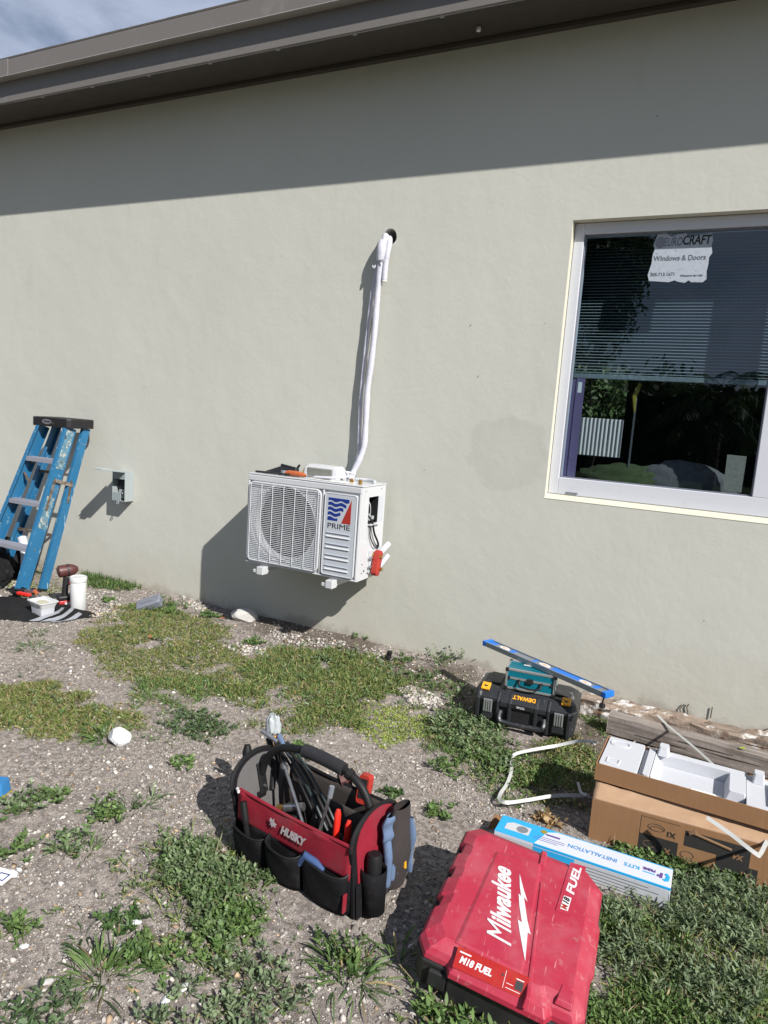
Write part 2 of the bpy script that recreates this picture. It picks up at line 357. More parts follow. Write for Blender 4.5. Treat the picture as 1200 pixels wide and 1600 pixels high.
    def build(s, name, mats, parent=None, world=False, smooth=False, bevel=0., seg=2, solid=0., subsurf=0):
        me = bpy.data.meshes.new(name)
        vs = s.v
        if world and parent is not None:
            I = MW[parent.name].inverted(); vs = [tuple(I @ Vector(p)) for p in vs]
        me.from_pydata(vs, [], s.f); me.update()
        for m in (mats if isinstance(mats, list) else [mats]): me.materials.append(M[m] if isinstance(m, str) else m)
        if max(s.m, default=0) > 0: me.polygons.foreach_set('material_index', s.m)
        if smooth:
            me.polygons.foreach_set('use_smooth', [True]*len(me.polygons)); me.set_sharp_from_angle(angle=R(smooth if smooth is not True else 40))
        o = bpy.data.objects.new(name, me); col.objects.link(o)
        if parent is not None: o.parent = parent
        if solid: x = o.modifiers.new('thickness', 'SOLIDIFY'); x.thickness = solid; x.offset = 0
        if subsurf: x = o.modifiers.new('sub', 'SUBSURF'); x.levels = subsurf; x.render_levels = subsurf
        if bevel:
            x = o.modifiers.new('bevel', 'BEVEL'); x.width = bevel; x.segments = seg; x.limit_method = 'ANGLE'; x.angle_limit = R(35)
        return o
def part(name, m, parent, fn, **k):
    b = MB(); fn(b); return b.build(name, m, parent, **k)
def copy_thing(o, loc, rot=None, label=None):
    c = o.copy(); col.objects.link(c); c.location = loc
    if rot is not None: c.rotation_euler = (0, 0, rot) if isinstance(rot, (int, float)) else rot
    if label: c['label'] = label
    for ch in o.children:
        d = ch.copy(); col.objects.link(d); d.parent = c
    return c
def spline(pts, n=8):
    pts = [Vector(p) for p in pts]; out = []
    for i in range(len(pts)-1):
        p0 = pts[max(i-1, 0)]; p1 = pts[i]; p2 = pts[i+1]; p3 = pts[min(i+2, len(pts)-1)]
        for k in range(n):
            t = k/n; out.append(.5*((2*p1)+(-p0+p2)*t+(2*p0-5*p1+4*p2-p3)*t*t+(-p0+3*p1-3*p2+p3)*t**3))
    out.append(pts[-1]); return out
def frame(o, xd, yd):
    xd = Vector(xd).normalized(); z = xd.cross(Vector(yd)).normalized(); y = z.cross(xd); o = Vector(o)
    return Matrix(((xd.x, y.x, z.x, o.x), (xd.y, y.y, z.y, o.y), (xd.z, y.z, z.z, o.z), (0, 0, 0, 1)))
def text(b, s, size, T, shear=0., bold=0., width=None, thick=.0006, space=1., align='CENTER'):
    cu = bpy.data.curves.new('lettering', 'FONT'); cu.body = s; cu.size = size; cu.shear = shear; cu.offset = bold
    cu.extrude = thick/2; cu.align_x = align; cu.align_y = 'CENTER'; cu.space_character = space; cu.resolution_u = 3
    o = bpy.data.objects.new('lettering', cu); col.objects.link(o); dg = bpy.context.evaluated_depsgraph_get(); dg.update()
    me = bpy.data.meshes.new_from_object(o.evaluated_get(dg))
    vs = [v.co.copy() for v in me.vertices]; fs = [tuple(p.vertices) for p in me.polygons]
    if width and vs:
        w = max(v.x for v in vs)-min(v.x for v in vs); k = width/w
        for v in vs: v.x *= k
    b.add(vs, fs, T); bpy.data.objects.remove(o); bpy.data.meshes.remove(me); bpy.data.curves.remove(cu)
def ribbon(b, pts, w, nrm=None, th=.0012):
    pts = [Vector(p) for p in pts]; n = len(pts); base = len(b.v)
    for i, p in enumerate(pts):
        d = (pts[min(i+1, n-1)]-pts[max(i-1, 0)]).normalized(); u = Vector(nrm[i] if isinstance(nrm, list) else nrm) if nrm else Vector((0, 0, 1))
        u = (u-d*u.dot(d)); u.normalize(); s = d.cross(u)
        for a, c in ((-1, -1), (1, -1), (1, 1), (-1, 1)): b.v.append(tuple(p+s*(a*w/2)+u*(c*th/2)))
    for i in range(n-1):
        for k in range(4): a0 = base+i*4+k; a1 = base+i*4+(k+1) % 4; b.f.append((a0, a1, a1+4, a0+4)); b.m.append(b.cur)
    b.f.append((base+3, base+2, base+1, base)); b.m.append(b.cur); b.f.append(tuple(base+(n-1)*4+k for k in range(4))); b.m.append(b.cur)
def hashn(ix, iy, seed):
    h = (ix.astype(np.int64)*374761393+iy.astype(np.int64)*668265263+seed*974711) & 0x7fffffff
    h = ((h ^ (h >> 13))*1274126177) & 0x7fffffff; return ((h ^ (h >> 16)) & 0xffff)/65535.
def vnoise(x, y, s, seed):
    x = np.asarray(x, float)*s; y = np.asarray(y, float)*s; ix = np.floor(x); iy = np.floor(y); fx = x-ix; fy = y-iy
    fx = fx*fx*(3-2*fx); fy = fy*fy*(3-2*fy)
    a = hashn(ix, iy, seed); b = hashn(ix+1, iy, seed); c = hashn(ix, iy+1, seed); d = hashn(ix+1, iy+1, seed)
    return (a*(1-fx)+b*fx)*(1-fy)+(c*(1-fx)+d*fx)*fy
def gh(x, y):                              # ground height
    x = np.asarray(x, float); y = np.asarray(y, float)
    h = .020*(vnoise(x, y, 1.3, 1)-.5)+.012*(vnoise(x, y, 4.1, 2)-.5)+.006*(vnoise(x, y, 13, 3)-.5)+.004*(vnoise(x, y, 37, 4)-.5)
    return h+.022*np.exp(-np.abs(y)/.10)*(.5+vnoise(x, y, 3, 6))
def gz(p): return float(gh(p[0], p[1]))

# ------------------------------------------------------------ ground
def poly_w(px): return np.array([list(G(*p))[:2] for p in px])
def inside(P, poly):
    x, y = P[:, 0], P[:, 1]; ins = np.zeros(len(P), bool); n = len(poly)
    for i in range(n):
        x1, y1 = poly[i]; x2, y2 = poly[(i+1) % n]
        c = ((y1 > y) != (y2 > y)) & (x < (x2-x1)*(y-y1)/(y2-y1+1e-12)+x1); ins ^= c
    return ins
def pdist(P, poly):                        # signed distance, positive inside
    d = np.full(len(P), 1e9); n = len(poly)
    for i in range(n):
        a = poly[i]; b = poly[(i+1) % n]; ab = b-a; t = np.clip(((P-a)@ab)/(ab@ab+1e-12), 0, 1)
        d = np.minimum(d, np.linalg.norm(P-(a+t[:, None]*ab), axis=1))
    return np.where(inside(P, poly), d, -d)
SOIL = [poly_w(p) for p in ([(590, 1030), (740, 1050), (760, 1120), (700, 1085), (610, 1070), (560, 1060)], [(520, 1075), (580, 1085), (590, 1110), (530, 1110)],
        [(360, 960), (560, 990), (600, 1030), (500, 1020), (400, 985)], [(690, 1060), (745, 1055), (745, 1130), (700, 1110)], [(905, 1130), (955, 1120), (960, 1260), (800, 1260), (790, 1200)])]
def axis(a, b, lo, hi, st):
    core = np.arange(lo, hi+1e-6, st); left = lo-np.geomspace(st, lo-a, 22)[::-1] if a < lo else []; rt = hi+np.geomspace(st, b-hi, 22)
    return np.concatenate([left, core, rt])
xs = axis(-70, 70, -5.4, 1.0, .0125); ys = axis(-70, 70, -2.9, .1, .0125)
XX, YY = np.meshgrid(xs, ys, indexing='ij'); ZZ = gh(XX, YY)
V = np.stack([XX.ravel(), YY.ravel(), ZZ.ravel()], 1).astype(np.float32)
nx_, ny_ = len(xs), len(ys)
I, J = np.meshgrid(np.arange(nx_-1), np.arange(ny_-1), indexing='ij'); a = (I*ny_+J).ravel()
F = np.stack([a, a+ny_, a+ny_+1, a+1], 1).astype(np.int32)
def npmesh(name, V, F, k, mt, parent=None, colr=None, smooth=False, world=True):
    me = bpy.data.meshes.new(name); V = np.asarray(V, np.float32)
    if parent is not None and world:
        I_ = np.array(MW[parent.name].inverted()); V = V@I_[:3, :3].T+I_[:3, 3]
    me.vertices.add(len(V)); me.vertices.foreach_set('co', np.ascontiguousarray(V, np.float32).ravel())
    if isinstance(F, list):
        tot = np.concatenate([np.full(len(f), f.shape[1]) for f in F]); idx = np.concatenate([f.ravel() for f in F])
    else: tot = np.full(len(F), k); idx = F.ravel()
    st = np.concatenate([[0], np.cumsum(tot)[:-1]])
    me.loops.add(len(idx)); me.loops.foreach_set('vertex_index', idx.astype(np.int32))
    me.polygons.add(len(tot)); me.polygons.foreach_set('loop_start', st.astype(np.int32)); me.polygons.foreach_set('loop_total', tot.astype(np.int32))
    if smooth: me.polygons.foreach_set('use_smooth', np.ones(len(tot), bool))
    me.materials.append(M[mt]); me.update(calc_edges=True)
    if colr is not None:
        at = me.attributes.new('col', 'FLOAT_COLOR', 'POINT'); c4 = np.ones((len(V), 4), np.float32); c4[:, :3] = colr; at.data.foreach_set('color', c4.ravel())
    o = bpy.data.objects.new(name, me); col.objects.link(o)
    if parent is not None: o.parent = parent
    return o
gobj = npmesh('ground', V, F, 4, 'ground', smooth=True); gobj['kind'] = 'structure'
hum = np.zeros(len(V), np.float32); near = (V[:, 0] > -6) & (V[:, 0] < 1.2) & (V[:, 1] > -3)
P2 = V[near][:, :2].astype(float)
acc = np.zeros(len(P2))
for pl in SOIL:
    d = pdist(P2, pl)+.10*(vnoise(P2[:, 0], P2[:, 1], 14, 9)-.5); acc = np.maximum(acc, np.clip(d/.08+.5, 0, 1)*.75)
hum[near] = acc
at = gobj.data.attributes.new('humus', 'FLOAT', 'POINT'); at.data.foreach_set('value', hum)

def cam_uv(P):                             # rough visibility cull for scattered pieces
    d = P-CP; v = d@CR; return v
# pebbles: crushed shell and limestone grit
def pebbles(n, poly, smin, smax, name, dense=None, pw=2.2, z=.0, parent=None):
    lo = poly.min(0); hi = poly.max(0); P = rng.uniform(lo, hi, (int(n*2.2), 2)); P = P[inside(P, poly)][:n]
    keep = (vnoise(P[:, 0], P[:, 1], 3.2, 21)+.5*vnoise(P[:, 0], P[:, 1], 9, 22)) > rng.uniform(.15, 1.05, len(P)); P = P[keep]; n = len(P)
    s = smin*(1-rng.random(n))**(-1/pw); s = np.minimum(s, smax)
    base = np.array([(1, 0, 0), (0, 1, 0), (-1, 0, 0), (0, -1, 0), (0, 0, 1), (0, 0, -1)], float)
    vv = base[None]*(.65+.7*rng.random((n, 6, 1)))+rng.normal(0, .16, (n, 6, 3)); vv *= s[:, None, None]*np.array([1, .8, .5])
    a = rng.random(n)*6.28; ca, sa = np.cos(a), np.sin(a); x = vv[..., 0]*ca[:, None]-vv[..., 1]*sa[:, None]; y = vv[..., 0]*sa[:, None]+vv[..., 1]*ca[:, None]
    tz = rng.normal(0, .35, n)[:, None]; vv = np.stack([x, y, vv[..., 2]+x*tz], -1)
    vv += np.stack([P[:, 0], P[:, 1], gh(P[:, 0], P[:, 1])+s*.15+z], -1)[:, None, :]
    f = np.array([(0, 1, 4), (1, 2, 4), (2, 3, 4), (3, 0, 4), (1, 0, 5), (2, 1, 5), (3, 2, 5), (0, 3, 5)])
    F = (f[None]+6*np.arange(n)[:, None, None]).reshape(-1, 3)
    g_ = rng.uniform(.13, .50, n)**1.0; g_[rng.random(n) < .12] *= 1.25; c = np.stack([g_*1.04, g_*.96, g_*.87], 1)
    tan = rng.random(n) < .08; c[tan] *= np.array([1.05, .82, .6])
    o = npmesh(name, vv.reshape(-1, 3), F, 3, 'pebble', parent, np.repeat(c, 6, 0)); return o
view = poly_w([(-60, 880), (-60, 1700), (1260, 1700), (1260, 1150), (600, 1010), (200, 905), (-60, 850)])
nearp = poly_w([(-40, 1180), (-60, 1680), (1240, 1680), (1240, 1180)])
tag(pebbles(80000, view, .0020, .012, 'shell_gravel', pw=2.3), 'pale crushed shell gravel strewn over the bare sandy soil', 'gravel', kind='stuff')
tag(pebbles(60000, nearp, .0013, .008, 'shell_gravel', pw=2.3), 'fine shell grit covering the bare soil nearest the camera', 'gravel', kind='stuff')
for nm, px, nn, lab in (('a', [(620, 1075), (650, 1072), (690, 1095), (690, 1112), (640, 1100)], 420, 'loose cream rubble between the grass and the black toolbox'),
                        ('b', [(348, 1008), (375, 1003), (425, 1015), (415, 1028), (370, 1022)], 300, 'cream rubble patch below the grey stone'),
                        ('c', [(135, 925), (190, 925), (185, 970), (140, 965)], 420, 'cream rubble to the right of the white canister'),
                        ('d', [(0, 905), (25, 905), (30, 930), (0, 935)], 300, 'cream rubble under the ladder foot'),
                        ('e', [(280, 935), (330, 950), (330, 962), (285, 948)], 200, 'pale rubble strip along the wall foot'),
                        ('f', [(420, 985), (600, 1020), (600, 1035), (430, 1000)], 260, 'thin pale rubble scattered along the wall')):
    tag(pebbles(nn*3, poly_w(px), .005, .017, 'rubble', pw=2.0, z=.003), lab, 'rubble', kind='stuff')

# ------------------------------------------------------------ house
H = thing('house', 'pale sage stucco house wall with brown eave and white window', 'house', (0, .1, 0))
wx0, wx1, wz0, wz1 = -.838, 1.25, 1.022, 2.424
def wallbuild():
    outer = [Vector((-9, -.4, 0)), Vector((4.5, -.4, 0)), Vector((4.5, 3.36, 0)), Vector((-9, 3.36, 0))]
    win = [Vector((wx0, wz0, 0)), Vector((wx0, wz1, 0)), Vector((wx1, wz1, 0)), Vector((wx1, wz0, 0))]
    hc = (-1.858, 2.392); hr = .043
    hole = [Vector((hc[0]+hr*math.cos(-a)*(1+.05*math.sin(3*a)), hc[1]+hr*math.sin(-a)*1.05, 0)) for a in [i*2*math.pi/20 for i in range(20)]]
    allp = outer+win+hole; b = MB()
    fs = []
    for t_ in tessellate_polygon([outer, win, hole]):
        p = [allp[i] for i in t_]; ar = (p[1].x-p[0].x)*(p[2].y-p[0].y)-(p[2].x-p[0].x)*(p[1].y-p[0].y)
        fs.append(t_ if ar > 0 else tuple(reversed(t_)))
    b.add([(p.x, 0, p.y) for p in allp], fs)
    n = len(hole)                                   # bore of the pipe hole
    b.add([(p.x, 0, p.y) for p in hole]+[(p.x, .19, p.y) for p in hole], [(i, (i+1) % n, (i+1) % n+n, i+n) for i in range(n)])
    return b
wallbuild().build('wall', 'stucco', H, world=True)
for px_, py_, r_ in ((735, 508, .007), (747, 588, .007), (663, 734, .005), (852, 505, .004), (1027, 181, .006), (569, 940, .005), (62, 204, .005), (26, 325, .005), (440, 400, .003), (1100, 970, .004)):
    q_ = W(px_, py_, .001); part('scuff', 'wood_crack', H, lambda b: b.prism([(q_.x-r_*.7, q_.z-r_), (q_.x-r_*.1, q_.z-r_*.8), (q_.x+r_*.8, q_.z+r_), (q_.x+r_*.1, q_.z+r_*.3)], 0, .0012, frame((0, -.0006, 0), (1, 0, 0), (0, 0, 1))), world=True)
b = MB(); th = .20
b.box(-9, wx0-.02, .21, .22, -.4, 3.36).box(wx1+.02, 4.5, .21, .22, -.4, 3.36).box(wx0-.02, wx1+.02, .21, .22, -.4, wz0-.02).box(wx0-.02, wx1+.02, .21, .22, wz1+.02, 3.36)
b.box(-1.7, -1.68, .22, 3.0, -.4, 3.3).box(1.7, 1.72, .22, 3.0, -.4, 3.3)
bx0, bx1, bz0, bz1 = -1.55, -.885, 1.15, 2.0
for q in ((-9, bx0, -.4, 3.36), (bx1, 4.5, -.4, 3.36), (bx0, bx1, -.4, bz0), (bx0, bx1, bz1, 3.36)): b.box(q[0], q[1], 3.0, 3.2, q[2], q[3])
b.box(-9, -8.98, .02, 3.0, -.4, 3.36).box(4.48, 4.5, .02, 3.0, -.4, 3.36)
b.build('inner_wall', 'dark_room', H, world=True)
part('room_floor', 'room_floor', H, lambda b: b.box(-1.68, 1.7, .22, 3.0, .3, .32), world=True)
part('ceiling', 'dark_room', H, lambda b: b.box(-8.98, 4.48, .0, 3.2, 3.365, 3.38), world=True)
# eave
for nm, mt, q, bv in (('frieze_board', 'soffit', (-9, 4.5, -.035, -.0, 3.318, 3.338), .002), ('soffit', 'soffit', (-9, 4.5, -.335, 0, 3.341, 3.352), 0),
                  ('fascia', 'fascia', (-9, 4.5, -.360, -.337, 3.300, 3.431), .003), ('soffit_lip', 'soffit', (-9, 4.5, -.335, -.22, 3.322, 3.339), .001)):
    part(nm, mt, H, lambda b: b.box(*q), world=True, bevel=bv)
xx = -9.0; kk = 0
for L_ in (2.9, 1.55, 3.05, 3.05, 3.0):
    part('upper_fascia', 'fascia', H, lambda b: b.box(xx, xx+L_-.002, -.412-.0012*(kk % 2), -.350, 3.436, 3.535+.003*(kk % 2)), world=True, bevel=.003)
    part('drip_edge', 'drip', H, lambda b: b.box(xx, xx+L_-.002, -.416-.0012*(kk % 2), -.352, 3.4315, 3.4355), world=True)
    xx += L_; kk += 1
part('roof', 'roof', H, lambda b: b.add([(-9, -.40, 3.545), (4.5, -.40, 3.545), (4.5, 3.4, 3.60), (-9, 3.4, 3.60), (-9, -.40, 3.555), (4.5, -.40, 3.555), (4.5, 3.4, 3.80), (-9, 3.4, 3.80)],
     [(0, 3, 2, 1), (4, 5, 6, 7), (0, 1, 5, 4), (1, 2, 6, 5), (2, 3, 7, 6), (3, 0, 4, 7)]), world=True)
def shing(x0, x1):
    return lambda b: b.box(x0, x1, -.385, -.2, 3.557, 3.566)
for (x0, x1) in ((-4.32, -4.15), (-3.78, -3.55), (-3.2, -3.02)): part('shingle', 'roof', H, shing(x0, x1), world=True)
cme = None
for px in (68, 146, 234, 330, 436, 556, 692):
    p = W(px, 150-.2*px+12, .34)
    if cme is None:
        cb = MB(); cb.cbox((0, 0, 0), (.022, .010, .012)).cyl((.0, -.004, .004), (.0, -.011, .004), .0045, 8); c0 = cb.build('cable_clip', 'drip', H); cme = c0
        c = c0
    else: c = c0.copy(); col.objects.link(c)
    c.location = (p.x, -.347-.1, 3.2985)
bb = MB(); pts = [(W(px, 162-.2025*px, .36).x, -.352, 3.2995-.002*abs(math.sin(px*.03))) for px in range(20, 1000, 22)]
bb.tube(pts, .0022, 5); bb.build('eave_cable', 'drip', H, world=True)
# wind-blown cable clip hanging from the eave
q = W(748, 45, .14); top = Vector((q.x+.01, -.14, 3.341))
bb = MB(); bb.tube([top, (top+q)/2+Vector((.004, 0, 0)), q], .0012, 5); hc_ = thing('hanging_clip', 'tiny clear clip dangling on a thread from the eave', 'clip', tuple(q))
bb.build('thread', 'drip', hc_, world=True)
part('clip_body', 'paper', hc_, lambda b: b.lathe([(.001, -.014), (.011, -.010), (.012, .004), (.006, .012), (.001, .014)], 8), smooth=True)

# window (part of the house): sloped sill, frame, panes, sticker
wf = MB(); ry = .055
for a_ in ((wx0, wx0+.001),): pass
wf.add([(wx0, 0, wz0), (wx0, ry+.04, wz0), (wx0, ry+.04, wz1), (wx0, 0, wz1)], [(0, 1, 2, 3)])
wf.add([(wx1, 0, wz0), (wx1, ry+.04, wz0), (wx1, ry+.04, wz1), (wx1, 0, wz1)], [(3, 2, 1, 0)])
wf.add([(wx0, 0, wz1), (wx0, ry+.04, wz1), (wx1, ry+.04, wz1), (wx1, 0, wz1)], [(0, 1, 2, 3)])
wf.add([(wx0, -.002, wz0), (wx1, -.002, wz0), (wx1, ry, wz0+.022), (wx0, ry, wz0+.022), (wx0, ry+.04, wz0+.022), (wx1, ry+.04, wz0+.022)], [(0, 1, 2, 3), (3, 2, 5, 4)])
wf.build('window_reveal', 'reveal', H, world=True)
win = MB()
fx0, fx1, fz0, fz1 = wx0+.002, wx1-.002, wz0+.024, wz1-.002
gx0, gx1, gz0, gz1 = -.786, .125, 1.135, 2.368
wn = win.box(fx0, gx0, ry, ry+.09, fz0, fz1).box(gx0, fx1, ry, ry+.09, fz0, gz0).box(gx0, fx1, ry, ry+.09, gz1, fz1).box(gx1, gx1+.085, ry, ry+.09, gz0, gz1).box(fx1-.05, fx1, ry, ry+.09, gz0, gz1)
wo = wn.build('window', 'white_frame', H, world=True, bevel=.003)
MW[wo.name] = MW[H.name]
for i, (x0, x1) in enumerate(((gx0, gx1), (gx1+.085, fx1-.05))):
    part('pane', 'glass', wo, lambda b: b.add([(x0, .085, gz0), (x1, .085, gz0), (x1, .085, gz1), (x0, .085, gz1)], [(0, 1, 2, 3)]), world=True)
    part('sash_bead', 'grey_plastic', wo, lambda b: b.box(x0, x0+.006, ry+.012, .084, gz0, gz1).box(x1-.006, x1, ry+.012, .084, gz0, gz1).box(x0+.006, x1-.006, ry+.012, .084, gz0, gz0+.006).box(x0+.006, x1-.006, ry+.012, .084, gz1-.006, gz1), world=True)
part('weep_cover', 'grey_plastic', wo, lambda b: b.box(-.74, -.68, ry-.004, ry, 1.055, 1.062), world=True)
# torn sticker on the glass
st = [W(*p, -.083) for p in ((1028, 366), (1040, 364), (1050, 370), (1060, 366), (1072, 364), (1074, 368), (1086, 369), (1098, 366), (1113, 364), (1114, 376), (1112, 384), (1113, 395), (1108, 402), (1107, 412), (1104, 424), (1104, 436), (1098, 441), (1080, 441), (1076, 438), (1070, 442), (1058, 440), (1054, 438), (1045, 441), (1030, 440), (1014, 439), (1012, 430), (1018, 412), (1020, 398), (1023, 390), (1021, 383), (1025, 374))]
Tw = lambda x, z, y: frame((x, y, z), (1, 0, 0), (0, 0, 1))
Ts = frame((0, .083, 0), (1, 0, 0), (0, 0, 1))
M['sticker'] = mat('torn_sticker', (.40, .44, .50), .8, var=.08, vs=40, dirt=[((.22, .25, .30), .58, .66, 50)])
sk = part('sticker', 'sticker', wo, lambda b: b.prism([(p.x, p.z) for p in st], 0, .001, Ts), world=True)
MW[sk.name] = MW[H.name]
# lettering is a sub-part of the window as well
lb = MB()
a = W(1066, 383, -.083); b_ = W(1062, 408, -.083); c_ = W(1036, 431, -.083)
sc = .22/82
text(lb, 'CRAFT', .058, Tw(-.262, 2.322, .0815), bold=.0015, width=.125, shear=.12)
lb.build('lettering', 'black_print', wo, world=True)
M['print_grey'] = mat('faded_print', (.10, .11, .13), .6, var=.1)
for s_, z_, q_, w_ in (('EURO', .056, (-.366, 2.318), .085), ('Windows & Doors', .034, (-.328, 2.243), .235), ('305.713.1671', .022, (-.395, 2.168), .11), ('Windows for Life', .012, (-.265, 2.160), .10)):
    lb = MB(); text(lb, s_, z_, Tw(q_[0], q_[1], .0815), width=w_, shear=.12 if s_ == 'EURO' else 0, bold=0 if s_ == 'EURO' else .0005); lb.build('lettering', 'print_grey', wo, world=True)
M['print_pale'] = mat('faded_emblem', (.22, .24, .28), .6, var=.1)
lb = MB(); 
ring = [(.026*math.cos(i*.3142), .026*math.sin(i*.3142)) for i in range(20)]
lb.prism([(x*.9, y) for x, y in ring], 0, .001, Tw(-.422, 2.318, .0812)); lb.build('emblem', 'print_pale', wo, world=True)
M['tag_glass'] = mat('window_tag', (.085, .11, .105), .5, var=.3, vs=60)
part('sticker', 'tag_glass', wo, lambda b: b.prism([(-.002, 1.150), (.078, 1.148), (.080, 1.322), (-.004, 1.324)], 0, .001, Ts), world=True)
# blind inside
BL = thing('window_blind', 'grey horizontal slat blind lowered half way behind the window glass', 'blind', (-.3, .225, 1.67))
sb = MB(); z = 1.70
while z < 2.44:
    sb.add([(-.80, .212, z-.004), (.20, .212, z-.004), (.20, .236, z+.0045), (-.80, .236, z+.0045), (.20, .224, z+.0035), (-.80, .224, z+.0035)], [(0, 1, 4, 5), (5, 4, 2, 3)]); z += .0155
s_ = sb.build('slat', 'blind', BL, world=True); s_['kind'] = 'stuff'
part('bottom_rail', 'blind', BL, lambda b: b.box(-.80, .20, .212, .236, 1.665, 1.69), world=True, bevel=.003)
part('headrail', 'blind', BL, lambda b: b.box(-.80, .20, .205, .24, 2.44, 2.48), world=True)
bpy.data.objects  # things inside the room
PB = thing('purple_carton', 'tall narrow purple carton standing inside at the left of the window', 'box', (-.79, .18, .32))
part('carton', 'purple', PB, lambda b: b.box(-.835, -.765, .150, .215, .32, 1.655), world=True, bevel=.003)
part('flap', 'purple', PB, lambda b: b.box(-.764, -.722, .145, .152, .32, 1.66), world=True)
part('sticker', 'paper', PB, lambda b: b.box(-.755, -.735, .1435, .1445, 1.585, 1.64), world=True)
def blob(name, label, cat, c, r, mt, seed, amp=.25, flat=None):
    bm = bmesh.new(); bmesh.ops.create_icosphere(bm, subdivisions=4, radius=1)
    for v in bm.verts:
        n = v.co.normalized(); k = 1+amp*(float(vnoise(n.x+5*n.z, n.y+3*n.z, 2.3, seed))-.5)*2+amp*.4*(float(vnoise(n.x*2-n.z, n.y*2+n.z, 4.3, seed+1))-.5)
        v.co = Vector((n.x*r[0]*k, n.y*r[1]*k, n.z*r[2]*k))
        if flat is not None and v.co.z < flat: v.co.z = flat
    me = bpy.data.meshes.new(name); bm.to_mesh(me); bm.free(); me.materials.append(M[mt]); me.polygons.foreach_set('use_smooth', [True]*len(me.polygons))
    o = bpy.data.objects.new(name, me); col.objects.link(o); o.location = c; return tag(o, label, cat)
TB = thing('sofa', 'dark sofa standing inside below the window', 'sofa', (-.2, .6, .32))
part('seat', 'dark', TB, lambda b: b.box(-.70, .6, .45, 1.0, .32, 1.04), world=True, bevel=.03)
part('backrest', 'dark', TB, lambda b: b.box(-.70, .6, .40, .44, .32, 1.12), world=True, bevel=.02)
blob('green_blanket', 'crumpled lime green blanket seen low through the window beside the purple carton', 'blanket', (-.50, .30, 1.12), (.24, .07, .105), 'lime', 5, .16)
blob('cushion', 'grey patterned cushion lying against the glass low in the window', 'cushion', (-.20, .32, 1.10), (.27, .08, .165), 'cushion', 9, .06)
YP = thing('paint_pole', 'thin pole with a yellow top standing inside behind the window', 'pole', (-.60, .5, .32))
p1 = W(996, 608, -.27); p2 = W(983, 722, -.28)
part('rod', 'steel', YP, lambda b: b.cyl(p1, p2+Vector((0, 0, -.7)), .006, 6), world=True)
part('yellow_head', 'yellow', YP, lambda b: b.tube([p1+Vector((.01, 0, .03)), p1+Vector((-.01, 0, -.04)), p1+Vector((0, 0, -.13))], [.010, .014, .004], 6), world=True)

# ------------------------------------------------------------ vegetation helpers
def strips(P, D, L, Wd, droop, C, prof=(.45, 1., .8), flatup=.0):
    n = len(P); D = D/np.linalg.norm(D, axis=1, keepdims=True)
    r = rng.normal(0, 1, (n, 3)); r[:, 2] += flatup
    S = np.cross(D, r); S /= np.linalg.norm(S, axis=1, keepdims=True)+1e-9
    ss = (0, .35, .7, 1.); V = np.zeros((n, 7, 3))
    for i, s in enumerate(ss):
        c = P+D*(L*s)[:, None]; c[:, 2] -= droop*L*s*s
        if i < 3: w = (Wd*prof[i]*.5)[:, None]; V[:, 2*i] = c-S*w; V[:, 2*i+1] = c+S*w
        else: V[:, 6] = c
    b = 7*np.arange(n)[:, None, None]
    Q = (np.array([(0, 1, 3, 2), (2, 3, 5, 4)])[None]+b).reshape(-1, 4); T = (np.array([(4, 5, 6)])[None]+b).reshape(-1, 3)
    return V.reshape(-1, 3), [Q, T], np.repeat(C, 7, 0)
def cols(n, a, b, dry=0., dryc=(.30, .24, .12), j=.18):
    t = rng.random((n, 1)); c = np.array(a)*(1-t)+np.array(b)*t; c = c*(1+rng.normal(0, j, (n, 1)))
    k = rng.random(n) < dry; c[k] = np.array(dryc)*(.7+.6*rng.random((k.sum(), 1))); return np.clip(c, .005, .8)
def merge(parts):
    V = []; Q = []; T = []; C = []; off = 0
    for v, f, c in parts:
        V.append(v); Q.append(f[0]+off); T.append(f[1]+off); C.append(c); off += len(v)
    return np.concatenate(V), [np.concatenate(Q), np.concatenate(T)], np.concatenate(C)
def sample(poly, n, soft=.03, patchy=0., seed=31):
    lo = poly.min(0)-soft*2; hi = poly.max(0)+soft*2; P = rng.uniform(lo, hi, (int(n*3), 2))
    d = pdist(P, poly)+ .16*(vnoise(P[:, 0], P[:, 1], 6, seed)-.5)+.10*(vnoise(P[:, 0], P[:, 1], 15, seed+5)-.5)+.06*(vnoise(P[:, 0], P[:, 1], 33, seed+4)-.5)
    k = d > rng.uniform(-soft, soft, len(P))
    if patchy: k &= (vnoise(P[:, 0], P[:, 1], 6.5, seed+1)*.6+vnoise(P[:, 0], P[:, 1], 17, seed+2)*.4) > patchy+rng.uniform(-.08, .08, len(P))
    P = P[k][:n]; return np.column_stack([P, gh(P[:, 0], P[:, 1])])
def blades(P, L0, L1, w, lean, ca, cb, dry=.1, droop=.35):
    n = len(P); a = rng.random(n)*6.283; t = np.abs(rng.normal(lean, .35, n)); t = np.minimum(t, 1.45)
    D = np.stack([np.cos(a)*np.sin(t), np.sin(a)*np.sin(t), np.cos(t)], 1); L = rng.uniform(L0, L1, n)
    return strips(P-[0, 0, .003], D, L, w*rng.uniform(.7, 1.3, n), droop, cols(n, ca, cb, dry), flatup=1.0)
